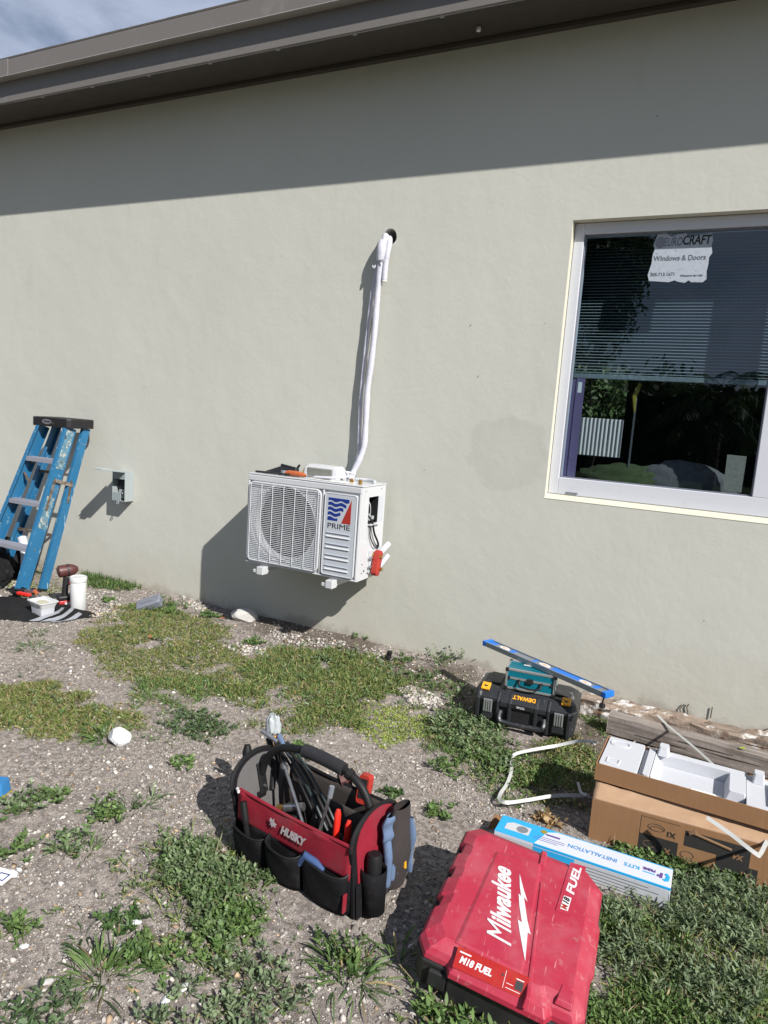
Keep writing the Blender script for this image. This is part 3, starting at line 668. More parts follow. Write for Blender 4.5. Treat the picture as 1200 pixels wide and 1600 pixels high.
def sprigs(P, H0, H1, nl, ll, lw, ca, cb, lean=.7, dry=.012, up=.55):
    n = len(P); a = rng.random(n)*6.283; t = np.minimum(np.abs(rng.normal(lean, .3, n)), 1.4); H = rng.uniform(H0, H1, n)
    D = np.stack([np.cos(a)*np.sin(t), np.sin(a)*np.sin(t), np.cos(t)], 1)
    base = cols(n, ca, cb, 0, j=.12); out = []
    out.append(strips(P-[0, 0, .004], D, H, np.full(n, .0022), .1, base*np.array([1.1, .9, .8])*.8, prof=(1, .9, .7)))
    for i in range(nl):
        s = .25+.75*(i+.5)/nl; c = P+D*(H*s)[:, None]; c[:, 2] -= .1*H*s*s
        an = i*2.4+rng.random(n)*1.2; rd = np.stack([np.cos(an), np.sin(an), np.full(n, up)], 1)+D*.55*(s+.2)
        cc = base*(1+rng.normal(0, .14, (n, 1))); k = rng.random(n) < dry; cc[k] = (.20, .17, .09)
        out.append(strips(c, rd, ll*rng.uniform(.6, 1.15, n)*(1.15-.35*s), lw*rng.uniform(.7, 1.2, n), .25, np.clip(cc, .004, .7), prof=(.35, 1, .75), flatup=1.6))
    return merge(out)
def veg(name, label, cat, px_or_w, partsdata, kind=None, group=None):
    V, F, C = merge(partsdata) if isinstance(partsdata, list) else partsdata
    c = V.mean(0); loc = (float(c[0]), float(c[1]), 0.)
    o = npmesh(name, V-np.array(loc), F, 0, 'veg', colr=C); o.location = loc
    return tag(o, label, cat, group, kind)
YG0, YG1 = (.115, .158, .042), (.195, .225, .068)
GR0, GR1 = (.085, .150, .045), (.140, .215, .065)
DG0, DG1 = (.050, .095, .030), (.085, .140, .045)
GG0, GG1 = (.115, .165, .085), (.185, .235, .130)
# turf (nobody could count it): one object per patch
turfs = [
 ([(150, 975), (175, 950), (225, 945), (290, 960), (345, 985), (395, 1030), (400, 1060), (370, 1085), (300, 1075), (230, 1065), (165, 1055), (140, 1020)], 19000, .022, .05, YG0, YG1, .20, .27, 'short sunlit yellow green turf between the canister and the grey stone'),
 ([(375, 1045), (440, 1015), (520, 1018), (600, 1040), (650, 1075), (640, 1100), (600, 1090), (545, 1125), (470, 1140), (400, 1130), (375, 1095)], 19000, .025, .065, GR0, YG1, .15, .36, 'bright green turf in the middle behind the open tool bag'),
 ([(-80, 1065), (0, 1062), (80, 1070), (140, 1090), (195, 1115), (200, 1140), (130, 1150), (0, 1148), (-80, 1145)], 14000, .022, .05, YG0, YG1, .24, .28, 'yellowing turf patch at the left edge of the yard'),
 ([(230, 1060), (330, 1060), (350, 1085), (300, 1095), (270, 1120), (240, 1100)], 2600, .025, .06, GR0, GR1, .1, .35, 'green turf tongue reaching towards the small white rock'),
 ([(560, 1100), (640, 1105), (690, 1125), (670, 1160), (600, 1155), (560, 1135)], 4500, .010, .022, (.20, .27, .045), (.29, .35, .07), .04, .22, 'low bright moss green ground cover left of the black toolbox'),
 ([(530, 1040), (600, 1050), (610, 1075), (560, 1078), (525, 1065)], 2200, .010, .022, (.15, .21, .04), (.22, .27, .06), .05, .3, 'small moss green mat near the wall'),
 ([(135, 905), (165, 903), (215, 915), (210, 924), (140, 920)], 2200, .05, .10, DG0, GR1, .06, .0, 'long green grass strip along the wall behind the canister'),
 ([(780, 1165), (900, 1150), (930, 1190), (915, 1270), (860, 1260), (800, 1225)], 5200, .02, .05, GR0, YG1, .22, .38, 'thin grass inside the loop of white packing strap'),
 ([(1010, 1530), (940, 1480), (950, 1440), (1000, 1470), (1200, 1560), (1260, 1700), (860, 1700), (900, 1600), (915, 1560)], 13000, .025, .06, GR0, GR1, .12, .22, 'thick green grass at the lower right beside the red case'),
 ([(900, 1110), (955, 1125), (950, 1155), (905, 1150)], 1500, .02, .05, GR0, GR1, .12, .25, 'grass between the black toolbox and the timbers'),
 ([(10, 880), (60, 890), (90, 910), (60, 940), (0, 930)], 1500, .03, .06, GR0, YG1, .1, .35, 'grass growing around the ladder foot'),
 ([(680, 1125), (720, 1140), (760, 1190), (790, 1250), (750, 1240), (700, 1190), (670, 1150)], 3800, .02, .05, GR0, GR1, .12, .33, 'grass running from the black toolbox towards the camera'),
 ([(440, 1075), (560, 1080), (640, 1140), (560, 1150), (450, 1130)], 1800, .02, .045, GR0, YG1, .12, .42, 'thin scattered turf in the middle of the yard'),
]
for px, n, l0, l1, a_, b_, dry, pat, lab in turfs:
    pl = poly_w(px); P = sample(pl, n, .035, pat, 31+len(lab))
    P = P[:int(len(P))]
    veg('turf', lab, 'grass', None, blades(P, l0*.8, l1*1.05, .0042 if l1 > .03 else .006, .80 if l1 < .09 else .35, a_, b_, dry), kind='stuff')
# stray blades and dry straw over the bare soil
P = sample(view, 3800, .02, .50, 77)
veg('dry_straw', 'stray dry blades and straw scattered over the bare soil', 'straw', None, blades(P, .012, .035, .0025, 1.35, (.20, .16, .09), (.12, .15, .05), .5), kind='stuff')
# leafy sprigs growing through the turf
for px, n, lab in (([(150, 975), (225, 945), (345, 985), (400, 1060), (300, 1075), (165, 1055)], 60, 'small broad leaved weeds growing through the sunlit turf'), ([(375, 1045), (440, 1015), (600, 1040), (650, 1075), (545, 1125), (400, 1130)], 110, 'broad leaved weeds growing through the middle turf'), ([(0, 1062), (140, 1090), (200, 1140), (0, 1148)], 30, 'small weeds growing through the left turf'), ([(640, 1010), (700, 1060), (740, 1075), (735, 1110), (600, 1060)], 50, 'sparse weeds on the dark soil by the wall'), ([(420, 1000), (600, 1030), (560, 1050), (430, 1015)], 40, 'low weeds on the soil strip below the condenser')):
    veg('ground_weeds', lab, 'weeds', None, sprigs(sample(poly_w(px), n, .05, .3, 140+len(lab)), .02, .05, 7, .024, .008, GR0, GG1), kind='stuff')
# leafy weed beds
beds = [
 ([(230, 1345), (260, 1320), (330, 1315), (385, 1345), (415, 1385), (400, 1420), (350, 1425), (330, 1450), (290, 1410), (240, 1385)], 330, .03, .065, .024, .0075, GR0, GG1, 'dense leafy weed bed in front of the tool bag left corner'),
 ([(290, 1440), (345, 1430), (375, 1460), (340, 1500), (290, 1500), (270, 1475)], 120, .025, .05, .022, .008, GR0, GR1, 'lighter leafy weeds trailing below the dense bed'),
 ([(350, 1500), (410, 1490), (440, 1560), (420, 1660), (300, 1660), (280, 1590), (330, 1570)], 120, .03, .06, .022, .007, GG0, GG1, 'grey green weeds at the bottom edge left of centre'),
 ([(985, 1420), (1050, 1385), (1130, 1390), (1230, 1420), (1260, 1560), (1130, 1580), (1040, 1540), (960, 1500), (965, 1450)], 620, .045, .078, .026, .0052, GG0, GG1, 'tall silvery green weed thicket below the cardboard carton'),
 ([(1055, 1345), (1110, 1340), (1200, 1375), (1200, 1400), (1060, 1385)], 120, .02, .045, .022, .0075, DG0, GR1, 'bright leafy weeds along the foot of the cardboard carton'),
 ([(990, 1325), (1060, 1350), (1040, 1362), (990, 1342)], 70, .025, .05, .02, .009, GR0, GR1, 'small clover like weeds between carton and blue white box'),
 ([(690, 1120), (760, 1130), (800, 1160), (790, 1200), (740, 1210), (700, 1170)], 190, .04, .075, .026, .009, GR0, GG1, 'upright leafy weeds in front of the black toolbox'),
 ([(690, 1572), (740, 1580), (800, 1605), (820, 1690), (700, 1690), (650, 1620), (655, 1580)], 130, .03, .055, .034, .009, GR0, GR1, 'leafy weeds along the front of the red case'),
 ([(230, 1130), (280, 1112), (340, 1122), (355, 1145), (300, 1155), (240, 1150)], 150, .02, .045, .018, .006, DG0, GG0, 'dark low weed mat right of the small white rock'),
 ([(210, 955), (245, 940), (285, 950), (290, 965), (230, 970)], 90, .03, .06, .022, .008, GR0, GR1, 'weeds around the grey plastic cover'),
 ([(930, 1560), (1060, 1560), (1150, 1690), (920, 1690)], 200, .025, .05, .022, .006, GR0, GR1, 'low weeds at the bottom edge right of the red case'),
 ([(780, 1190), (830, 1180), (900, 1200), (860, 1230), (800, 1230)], 80, .02, .04, .02, .007, GR0, GR1, 'weeds inside the strap loop'),
 ([(640, 1060), (720, 1065), (740, 1085), (700, 1090), (650, 1080)], 60, .02, .05, .02, .006, DG0, GR1, 'sparse weeds near the wall left of the toolbox'),
]
for px, n, h0, h1, ll, lw, a_, b_, lab in beds:
    pl = poly_w(px); P = sample(pl, int(n*1.35), .03, .33 if n > 300 else .25, 61+len(lab))
    P2_ = sample(pl, int(n*2.2), .06, .25, 91+len(lab)); P3_ = sample(pl, int(n*.9), .08, .15, 17+len(lab)); P4_ = sample(pl, int(n*.35), .03, .3, 7+len(lab)); hv = sample(pl, int(n*.25), .09, .1, 3+len(lab))
    if ll > .0255 and h1 > .09: lw *= .80
    veg('weed_bed', lab, 'weeds', None, [sprigs(P, h0*.8, h1*.9, 8, ll*1.12, lw*1.05, a_, b_), blades(P2_, h0*.6, h1*1.3, .0038, .75, GR0, YG1, .14), sprigs(P3_, h0*.5, h1*.6, 5, ll*.7, lw*.7, YG0, GG1), sprigs(hv, .012, .03, 4, ll*.6, lw*.9, GR0, GR1),
        strips(P4_, rng.normal(0, 1, (len(P4_), 3))*[1, 1, .35]+[0, 0, .3], rng.uniform(h0, h1*1.5, len(P4_)), np.full(len(P4_), .0022), .1, cols(len(P4_), (.26, .20, .13), (.36, .30, .20), 0))], kind='stuff')
def clump(px, r, n, kind, lab, a_=GR0, b_=GR1, hl=(.05, .10), name=None):
    c = G(*px); rr = r*np.sqrt(rng.random(n))**1.3; an = rng.random(n)*6.283
    P = np.column_stack([c.x+rr*np.cos(an), c.y+rr*np.sin(an)*.9]); P = np.column_stack([P, gh(P[:, 0], P[:, 1])])
    if kind == 'grass':
        an = an+rng.normal(0, .5, n); t = np.clip(.45+rr/r*.7+rng.normal(0, .35, n), 0, 1.5); D = np.stack([np.cos(an)*np.sin(t), np.sin(an)*np.sin(t), np.cos(t)], 1)
        P[:, :2] = np.array([c.x, c.y])+(P[:, :2]-np.array([c.x, c.y]))*.7
        d = strips(P-[0, 0, .003], D, hl[1]*rng.uniform(.3, 1, n), .0052*rng.uniform(.5, 1.3, n), .45, cols(n, a_, b_, .08), flatup=1.4)
        veg(name or 'grass_tuft', lab, 'grass tuft', None, d)
    else:
        veg(name or 'weed_clump', lab, 'weed', None, sprigs(P, hl[0]*.6, hl[1]*.8, 8, .028, .0085, a_, b_, lean=.85))
clump((165, 1150), .11, 150, 'grass', 'green grass tuft directly left of the small white rock', hl=(.07, .13))
clump((55, 1012), .12, 120, 'grass', 'flattened green tuft on bare soil in front of the black cloth', DG0, GG1, hl=(.05, .10))
clump((60, 992), .08, 70, 'grass', 'thin pale tuft just below the black cloth', DG0, YG0, hl=(.03, .07))
clump((60, 1250), .09, 26, 'weed', 'small leafy weed near the left edge above the white card', GR0, GG1)
clump((22, 1268), .07, 20, 'weed', 'low weed at the left edge beside the blue scrap', GR0, GG1, hl=(.03, .06))
clump((85, 1245), .05, 16, 'weed', 'tiny round leaved weed right of its larger neighbour at the left edge', GR0, GR1, hl=(.03, .06))
clump((165, 1275), .08, 30, 'weed', 'feathery weed on bare soil left of the tool bag shadow', GR0, GR1)
clump((205, 1265), .08, 60, 'grass', 'wispy grass and weed cluster left of the tool bag', DG0, GG1, hl=(.05, .10))
clump((232, 1255), .06, 26, 'grass', 'thin upright stalks left of the tool bag shadow', DG0, GG1, hl=(.05, .12))
clump((110, 1325), .07, 22, 'weed', 'sprawling weed with long stem in the left foreground', GR0, GG1)
clump((140, 1335), .07, 40, 'grass', 'blade leaved weed in the left foreground', DG0, GR1, hl=(.04, .09))
clump((20, 1340), .05, 20, 'weed', 'yellow flowered weed at the left edge above the white card', GR0, GR1)
clump((30, 1455), .06, 22, 'weed', 'upright weed at the left edge below the white card', GR0, GR1, hl=(.05, .09))
clump((185, 1455), .05, 20, 'weed', 'small dark sprig on gravel in the left foreground', DG0, GR0, hl=(.04, .07))
clump((130, 1470), .06, 24, 'grass', 'thin dark sprig left of the broad leaved tuft', DG0, GR0, hl=(.04, .08))
clump((160, 1530), .10, 150, 'grass', 'large blade leaved tuft in the lower left foreground', DG0, GR1, hl=(.07, .13))
clump((215, 1505), .06, 26, 'weed', 'leafy runner right of the large blade leaved tuft', DG0, GR1, hl=(.03, .05))
clump((55, 1612), .11, 50, 'weed', 'grey green weed heap in the bottom left corner', DG0, GG0, hl=(.04, .08))
clump((250, 1510), .05, 20, 'weed', 'small runner between the tuft and the bottom weeds', GR0, GR1, hl=(.02, .04))
clump((545, 1530), .10, 130, 'grass', 'broad bladed weed rosette at the bottom centre', DG0, GR1, hl=(.07, .13))
clump((530, 1500), .07, 24, 'weed', 'leafy sprigs above the bottom centre rosette', DG0, GR1, hl=(.04, .07))
clump((568, 1002), .06, 44, 'weed', 'bright green weed against the wall right of the condenser', GR0, GR1, hl=(.04, .08))
clump((330, 965), .06, 30, 'weed', 'small weeds by the wall left of the grey stone', DG0, GR1, hl=(.03, .06))
clump((395, 1005), .06, 24, 'weed', 'small green weed below the grey stone', GR0, GR1, hl=(.02, .05))
clump((170, 938), .05, 22, 'weed', 'small bright weed right of the white canister', GR0, GR1, hl=(.02, .04))
clump((705, 1040), .10, 26, 'weed', 'tall leafy weed against the wall left of the black toolbox', GR0, GG1, hl=(.10, .19))
clump((630, 1035), .05, 16, 'weed', 'sparse sprigs at the wall right of the black stub', DG0, GR1, hl=(.03, .05))
clump((700, 1200), .07, 26, 'weed', 'weed on gravel between tool bag and toolbox', GR0, GR1, hl=(.03, .06))
clump((615, 1245), .04, 12, 'weed', 'tiny weed right of the tool bag handle', DG0, GR0, hl=(.02, .04))
clump((745, 1180), .07, 26, 'weed', 'leafy weed below the left corner of the toolbox', GR0, GR1, hl=(.04, .07))
clump((680, 1270), .06, 20, 'weed', 'weed behind the red case top edge', GR0, GR1, hl=(.02, .05))
clump((470, 1175), .05, 30, 'weed', 'bright weed behind the tool bag handle', GR0, GR1, hl=(.03, .06))
clump((285, 1192), .05, 16, 'weed', 'lone sprig on gravel right of the small white rock', GR0, GR1, hl=(.02, .05))
clump((620, 1500), .07, 60, 'grass', 'long blades at the left corner of the red case', GR0, GR1, hl=(.06, .12))
# dead vine stems climbing the wall above the timbers
for i, pts_ in enumerate(([(1065, 1117), (1062, 1108), (1069, 1100)], [(1075, 1116), (1073, 1105), (1076, 1100)], [(1110, 1122), (1112, 1110), (1113, 1105)], [(1188, 1145), (1196, 1140), (1203, 1138)])):
    o = part('twig', 'bark', None, lambda b: b.tube([W(x, y, .008) for x, y in pts_], .0028, 5))
    tag(o, ('forked dead vine stem clinging to the wall above the timbers', 'straight twig beside the forked vine stem on the wall', 'single dark upright twig on the wall above the timbers', 'dark twig on the wall at the right edge')[i], 'twig')

# ------------------------------------------------------------ surroundings seen in the glass or through it
def tree(name, label, loc, h, cr, n, ca, cb, trunk=.16, leaf=.22, flat=.8, seed=0):
    T_ = thing(name, label, 'tree', loc)
    tp = [(loc[0]+.02*h*math.sin(k*1.7+seed), loc[1], loc[2]-.2+k*(h*.65+.2)/5) for k in range(6)]
    tb = MB(); tb.tube(tp, [trunk*(1-.12*k) for k in range(6)], 8)
    for k in range(6):
        a_ = k*1.05+seed; s_ = Vector(tp[3+k % 3]); tb.tube([s_, s_+Vector((math.cos(a_)*cr*.4, math.sin(a_)*cr*.4, h*.12)), s_+Vector((math.cos(a_)*cr*.75, math.sin(a_)*cr*.75, h*.22))], [trunk*.4, trunk*.25, trunk*.1], 6)
    tb.build('trunk', 'bark', T_, world=True, smooth=True)
    k = 26; cc = rng.normal(0, 1, (k, 3)); cc /= np.linalg.norm(cc, axis=1, keepdims=True); cc *= rng.random((k, 1))**.4*cr*.8; cc[:, 2] *= flat
    P = cc[rng.integers(0, k, n)]+rng.normal(0, cr*.2, (n, 3)); P += np.array(loc)+[0, 0, h-cr*flat]
    V, F, C = strips(P, rng.normal(0, 1, (n, 3)), np.full(n, leaf), np.full(n, leaf*.5), .2, cols(n, ca, cb, 0))
    npmesh('crown', V, F, 0, 'veg', T_, C); return T_
tree('broadleaf_tree', 'dark spreading tree mirrored at the upper left of the window pane', (-3.25, -14.5, 0), 6.8, 1.3, 20000, (.03, .06, .02), (.06, .10, .03), .10, .14, 1.25)
HG = thing('hedge', 'dark hedge added across the yard to darken the low reflections in the window pane', 'hedge', (-2, -22, 0))  # hedge added so the lower window reflection stays dark
P_ = np.column_stack([rng.uniform(-24, 18, 30000), -22+rng.normal(0, .5, 30000), rng.random(30000)**.7*2.9+rng.normal(0, .15, 30000)])
V_, F_, C_ = strips(P_, rng.normal(0, 1, (30000, 3)), np.full(30000, .30), np.full(30000, .2), .1, cols(30000, (.03, .055, .02), (.06, .09, .03), 0)); npmesh('foliage', V_, F_, 0, 'veg', HG, C_)
part('core', 'bark', HG, lambda b: b.box(-24, 18, -22.3, -21.7, -.2, 2.5), world=True)
for i, (x, y, h, c_) in enumerate(((-15, -26, 4.6, 2.6), (-10.5, -25, 4.0, 2.4), (-6.8, -26, 4.8, 2.6), (-3.2, -25, 3.9, 2.2), (3.4, -26, 4.4, 2.5), (7.5, -25, 4.9, 2.7), (12, -27, 4.3, 2.6))):
    tree('garden_tree', ('first', 'second', 'third', 'fourth', 'fifth', 'sixth', 'seventh')[i]+' from the left in the tree row mirrored in the window', (x, y, 0), h, c_, 3200, (.04, .075, .025), (.08, .12, .04), .15, .34, .8, i)
PT = thing('palm_tree', 'palm tree mirrored at the right of the window pane', 'tree', (-.3, -12.5, 0))
part('trunk', 'bark', PT, lambda b: b.tube([(-.3, -12.5, -.2), (-.28, -12.5, 1.1), (-.32, -12.5, 2.3)], [.14, .11, .10], 10), world=True, smooth=True)
pd = []
for k in range(22):
    a_ = k*.2856*2.4; e = .9-.07*k+.1*math.sin(k*7); L_ = 1.5
    pts_ = np.array([[math.cos(a_)*math.cos(e)*L_*s, math.sin(a_)*math.cos(e)*L_*s, 2.3+math.sin(e)*L_*s-.75*s*s] for s in np.linspace(.1, 1, 26)])+[-.32, -12.5, 0]
    tv = np.gradient(pts_, axis=0); tv /= np.linalg.norm(tv, axis=1, keepdims=True); sd = np.cross(tv, [0, 0, 1.]); sd /= np.linalg.norm(sd, axis=1, keepdims=True)
    for s_ in (-1, 1):
        n = len(pts_); pd.append(strips(pts_, sd*s_+tv*.7-[0, 0, .3], np.full(n, .42)*np.sin(np.linspace(.3, 2.9, n)), np.full(n, .035), .3, cols(n, (.04, .07, .025), (.07, .11, .035), 0), flatup=2))
    pd.append(strips(pts_[::1], tv, np.full(len(pts_), .08), np.full(len(pts_), .02), 0, cols(len(pts_), (.1, .11, .05), (.12, .13, .06), 0)))
V_, F_, C_ = merge(pd); npmesh('crown', V_, F_, 0, 'veg', PT, C_)
FN = thing('metal_fence', 'pale corrugated metal fence behind the house, seen through the window', 'fence', (-2, 7, 0))
for i in range(6):
    x = -4.2+i*.86
    part('fence_panel', 'fence_metal', FN, lambda b: b.grid(lambda u, v: (x+.855*u, 7.0+.011*math.cos(u*2*math.pi*15), -.2+1.76*v), 120, 1), world=True, solid=.002)
tree('backyard_tree', 'leafy tree behind the house seen through the window above the pale fence', (-2.6, 9.5, 0), 4.2, 2.2, 22000, (.03, .05, .02), (.07, .11, .035), .15, .11, .8, 3)

# ------------------------------------------------------------ air conditioner
A0 = Vector((-2.497, -.35, .475)); AWd, AH, AD = .757, .524, .285
AC = thing('condenser_unit', 'white wall mounted air conditioner condenser with round fan grille and blue red logo', 'air conditioner', tuple(A0))
fc = (.262, .262); fr_ = .212
def acbody(b):
    n = 40; hole = [(fc[0]+fr_*math.cos(-i*2*math.pi/n), fc[1]+fr_*math.sin(-i*2*math.pi/n)) for i in range(n)]
    outer = [(0, 0), (AWd, 0), (AWd, AH), (0, AH)]; allp = [Vector((x, z, 0)) for x, z in outer+hole]
    fs = []
    for t_ in tessellate_polygon([allp[:4], allp[4:]]):
        p = [allp[i] for i in t_]; ar = (p[1].x-p[0].x)*(p[2].y-p[0].y)-(p[2].x-p[0].x)*(p[1].y-p[0].y); fs.append(t_ if ar > 0 else tuple(reversed(t_)))
    b.add([(p.x, .0, p.y) for p in allp], fs)
    b.add([(x, 0, z) for x, z in hole]+[(fc[0]+(x-fc[0])*.96, .05, fc[1]+(z-fc[1])*.96) for x, z in hole], [(i, (i+1) % n, (i+1) % n+n, i+n) for i in range(n)])
    b.add([(0, 0, 0), (0, 0, AH), (0, AD, AH), (0, AD, 0)], [(0, 1, 2, 3)])           # left
    b.add([(0, 0, AH), (AWd, 0, AH), (AWd, AD, AH), (0, AD, AH)], [(0, 1, 2, 3)])     # top
    b.add([(0, 0, 0), (0, AD, 0), (AWd, AD, 0), (AWd, 0, 0)], [(0, 1, 2, 3)])
    b.add([(0, AD, 0), (0, AD, AH), (AWd, AD, AH), (AWd, AD, 0)], [(0, 1, 2, 3)])
    # right side with service opening
    y0, y1, z0, z1 = .085, .20, .315, .465
    for q in ((0, y0, 0, AH), (y1, AD, 0, AH), (y0, y1, 0, z0), (y0, y1, z1, AH)):
        b.add([(AWd, q[0], q[2]), (AWd, q[1], q[2]), (AWd, q[1], q[3]), (AWd, q[0], q[3])], [(0, 1, 2, 3)])
    b.slot(1).add([(AWd, y0, z0), (AWd, y1, z0), (AWd, y1, z1), (AWd, y0, z1), (AWd-.06, y0, z0), (AWd-.06, y1, z0), (AWd-.06, y1, z1), (AWd-.06, y0, z1)],
          [(0, 4, 5, 1), (1, 5, 6, 2), (2, 6, 7, 3), (3, 7, 4, 0), (4, 7, 6, 5)])
part('cabinet', ['ac_white', 'dark'], AC, acbody)
part('front_rim', 'ac_white', AC, lambda b: b.box(0, AWd, -.010, -.0005, AH-.034, AH-.002).box(0, .012, -.010, -.0005, .012, AH-.036).box(.512, .524, -.010, -.0005, .012, AH-.036).box(AWd-.012, AWd, -.010, -.0005, .012, AH-.036).box(0, AWd, -.010, -.0005, 0, .010), bevel=.004, seg=3)
part('lid', 'ac_white', AC, lambda b: b.box(-.004, AWd+.004, -.004, AD+.003, AH+.001, AH+.008), bevel=.003)
part('fan_ring', 'fan', AC, lambda b: b.lathe([(.21, .0), (.205, .04), (.20, .045), (.20, .05)], 40, frame((fc[0], .004, fc[1]), (1, 0, 0), (0, 0, 1)) @ Matrix.Diagonal((1, 1, -1, 1))), smooth=True) if False else None
part('shroud', 'dark', AC, lambda b: b.tube([(fc[0], .048, fc[1]), (fc[0], .12, fc[1])], fr_*.96, 40, caps=False), smooth=True)
part('coil', 'coil', AC, lambda b: b.box(.03, .50, .121, .15, .02, .50))
def fanb(b):
    for k in range(3):
        a0 = k*2.094+.4
        def f(u, v):
            r = .04+u*.155; a_ = a0+(v-.5)*(1.25+.35*u)+.35*u; return (fc[0]+r*math.cos(a_), .075+(v-.5)*.045, fc[1]+r*math.sin(a_))
        b.grid(f, 8, 8)
part('fan_blade', 'fan', AC, fanb, smooth=60, solid=.003)
part('fan_hub', 'fan', AC, lambda b: b.tube([(fc[0], .045, fc[1]), (fc[0], .11, fc[1])], .045, 20), bevel=.004)
part('motor_mount', 'steel', AC, lambda b: b.box(.14, .16, .108, .118, .03, .49).box(.36, .38, .108, .118, .03, .49))
gx_0, gx_1, gz_0, gz_1 = .020, .506, .020, .482
def gr(b):
    for k in range(41):
        z = gz_0+.012+k*(gz_1-gz_0-.024)/40; b.tube([(gx_0+.004, -.012, z), (gx_0+.006, -.020, z), (gx_1-.006, -.020, z), (gx_1-.004, -.012, z)], .0019, 4, caps=False)
gg = part('grille_wire', 'grille', AC, gr)
gg['kind'] = 'stuff'
def rib(x): return lambda b: b.tube([(x, -.012, gz_0+.004), (x, -.0235, gz_0+.010), (x, -.0235, gz_1-.010), (x, -.012, gz_1-.004)], .0022, 5, caps=False)
for k in range(7): part('grille_rib', 'grille', AC, rib(gx_0+.012+k*(gx_1-gx_0-.024)/6))
def gfr(b):
    r = .03; pts_ = []
    for cx, cz, a0 in ((gx_1-r, gz_1-r, 0), (gx_0+r, gz_1-r, 90), (gx_0+r, gz_0+r, 180), (gx_1-r, gz_0+r, 270)):
        for k in range(6): a_ = R(a0+k*18); pts_.append((cx+r*math.cos(a_), -.014, cz+r*math.sin(a_)))
    pts_.append(pts_[0]); b.tube(pts_, .0065, 8, caps=False)
part('grille_frame', 'ac_white', AC, gfr, smooth=True)
part('grille_ring', 'grille', AC, lambda b: b.tube([(fc[0]+.222*math.cos(i*math.pi/24), -.017, fc[1]+.222*math.sin(i*math.pi/24)) for i in range(49)], .0025, 5, caps=False))
def rrect(x0, x1, z0, z1, r, n=5):
    o = []
    for cx, cz, a0 in ((x1-r, z1-r, 0), (x0+r, z1-r, 90), (x0+r, z0+r, 180), (x1-r, z0+r, 270)):
        for k in range(n+1): a_ = R(a0+k*90/n); o.append((cx+r*math.cos(a_), cz+r*math.sin(a_)))
    return o
TF = frame((0, 0, 0), (1, 0, 0), (0, 0, 1))      # prism coords (x, z) with height towards -y
px0, px1, pz0, pz1 = .533, .739, .015, .478
part('front_panel', 'ac_panel', AC, lambda b: b.loft([(rrect(px0, px1, pz0, pz1, .016), .0), (rrect(px0, px1, pz0, pz1, .016), .010), (rrect(px0+.006, px1-.006, pz0+.006, pz1-.006, .012), .016)], TF))
part('panel_rim', 'ac_white', AC, lambda b: b.tube([(x, -.0135, z) for x, z in rrect(px0+.003, px1-.003, pz0+.003, pz1-.003, .014)+[(px1-.003, pz1-.017)]], .0045, 8, caps=False), smooth=True)
for k in range(4):
    zc = .245-k*.062
    part('vent_shade_bar', 'ac_panel', AC, lambda b: b.box(.556, .706, -.0215, -.0162, zc+.009, zc+.013), bevel=.0015)  # raised bar shaped to give the shaded top edge of a pressed-in vent
    part('vent_lit_bar', 'ac_white', AC, lambda b: b.add([(.556, -.0162, zc-.004), (.706, -.0162, zc-.004), (.706, -.0225, zc-.012), (.556, -.0225, zc-.012), (.556, -.0162, zc-.014), (.706, -.0162, zc-.014)], [(0, 3, 2, 1), (3, 4, 5, 2), (0, 4, 3), (1, 2, 5)]))  # lighter raised bar stands in for the vent's sunlit lower edge
def waves(b):
    x0, x1, z1, z0 = .558, .700, .451, .318
    def edge(z): return x0+.052+(z-z0)/(z1-z0)*.085      # slanted right border
    for i in range(5):
        zt = z1-i*(z1-z0)/5*1.02; hgt = .0175; up_ = []; dn = []
        for k in range(17):
            u = k/16; xe = edge(zt-.008); x = x0+(xe-x0)*u; w = .0048*math.sin(u*(xe-x0)*92+.3)
            up_.append((x, zt if i == 0 else zt+w)); dn.append((x, zt-hgt+w*(1 if i < 4 else 0)))
        b.prism(up_+dn[::-1], .0163, .0172, TF)
part('logo_wave', 'blue_print', AC, waves)
part('logo_triangle', 'red_print', AC, lambda b: b.prism([(.704, .449), (.704, .316), (.646, .316)], .0163, .0172, TF))
part('lettering', 'black_print', AC, lambda b: text(b, 'PRIME', .042, frame((.631, -.0168, .294), (1, 0, 0), (0, 0, 1)), bold=0, width=.142))
part('service_label', 'kit_grey', AC, lambda b: b.box(AWd+.0005, AWd+.001, .205, .262, .315, .465))
part('terminal_block', 'elec_in', AC, lambda b: b.box(AWd-.055, AWd-.02, .095, .155, .325, .365).box(AWd-.04, AWd-.015, .165, .19, .33, .35), bevel=.002)
part('terminal', 'tool_blue', AC, lambda b: b.box(AWd-.04, AWd-.025, .10, .12, .366, .40))
part('strain_plate', 'ac_white', AC, lambda b: b.box(AWd, AWd+.020, .085, .20, .308, .314), bevel=.001)
part('wire', 'rub_black', AC, lambda b: b.tube(spline([(AWd-.03, .11, .37), (AWd+.010, .115, .33), (AWd+.018, .14, .26), (AWd+.02, .19, .20), (AWd+.0, .235, .165)]), .006, 8), smooth=True)
part('wire', 'rub_black', AC, lambda b: b.tube(spline([(AWd-.03, .10, .37), (AWd+.006, .10, .31), (AWd+.010, .11, .24), (AWd+.015, .16, .18), (AWd+.005, .225, .158)]), .0035, 8), smooth=True)
part('wire', 'ac_white', AC, lambda b: b.tube(spline([(AWd-.02, .10, .45), (AWd-.005, .11, .42), (AWd-.01, .13, .37)]), .003, 6), smooth=True)
for i, (yy, zz) in enumerate(((.04, .50), (.23, .505), (.05, .04), (.05, .09), (.075, .05), (.12, .03), (.16, .03), (.20, .035))):
    part('screw', 'steel' if i < 2 else 'dark', AC, lambda b: b.tube([(AWd, yy, zz), (AWd+.0015, yy, zz)], .004 if i < 4 else .006, 8))
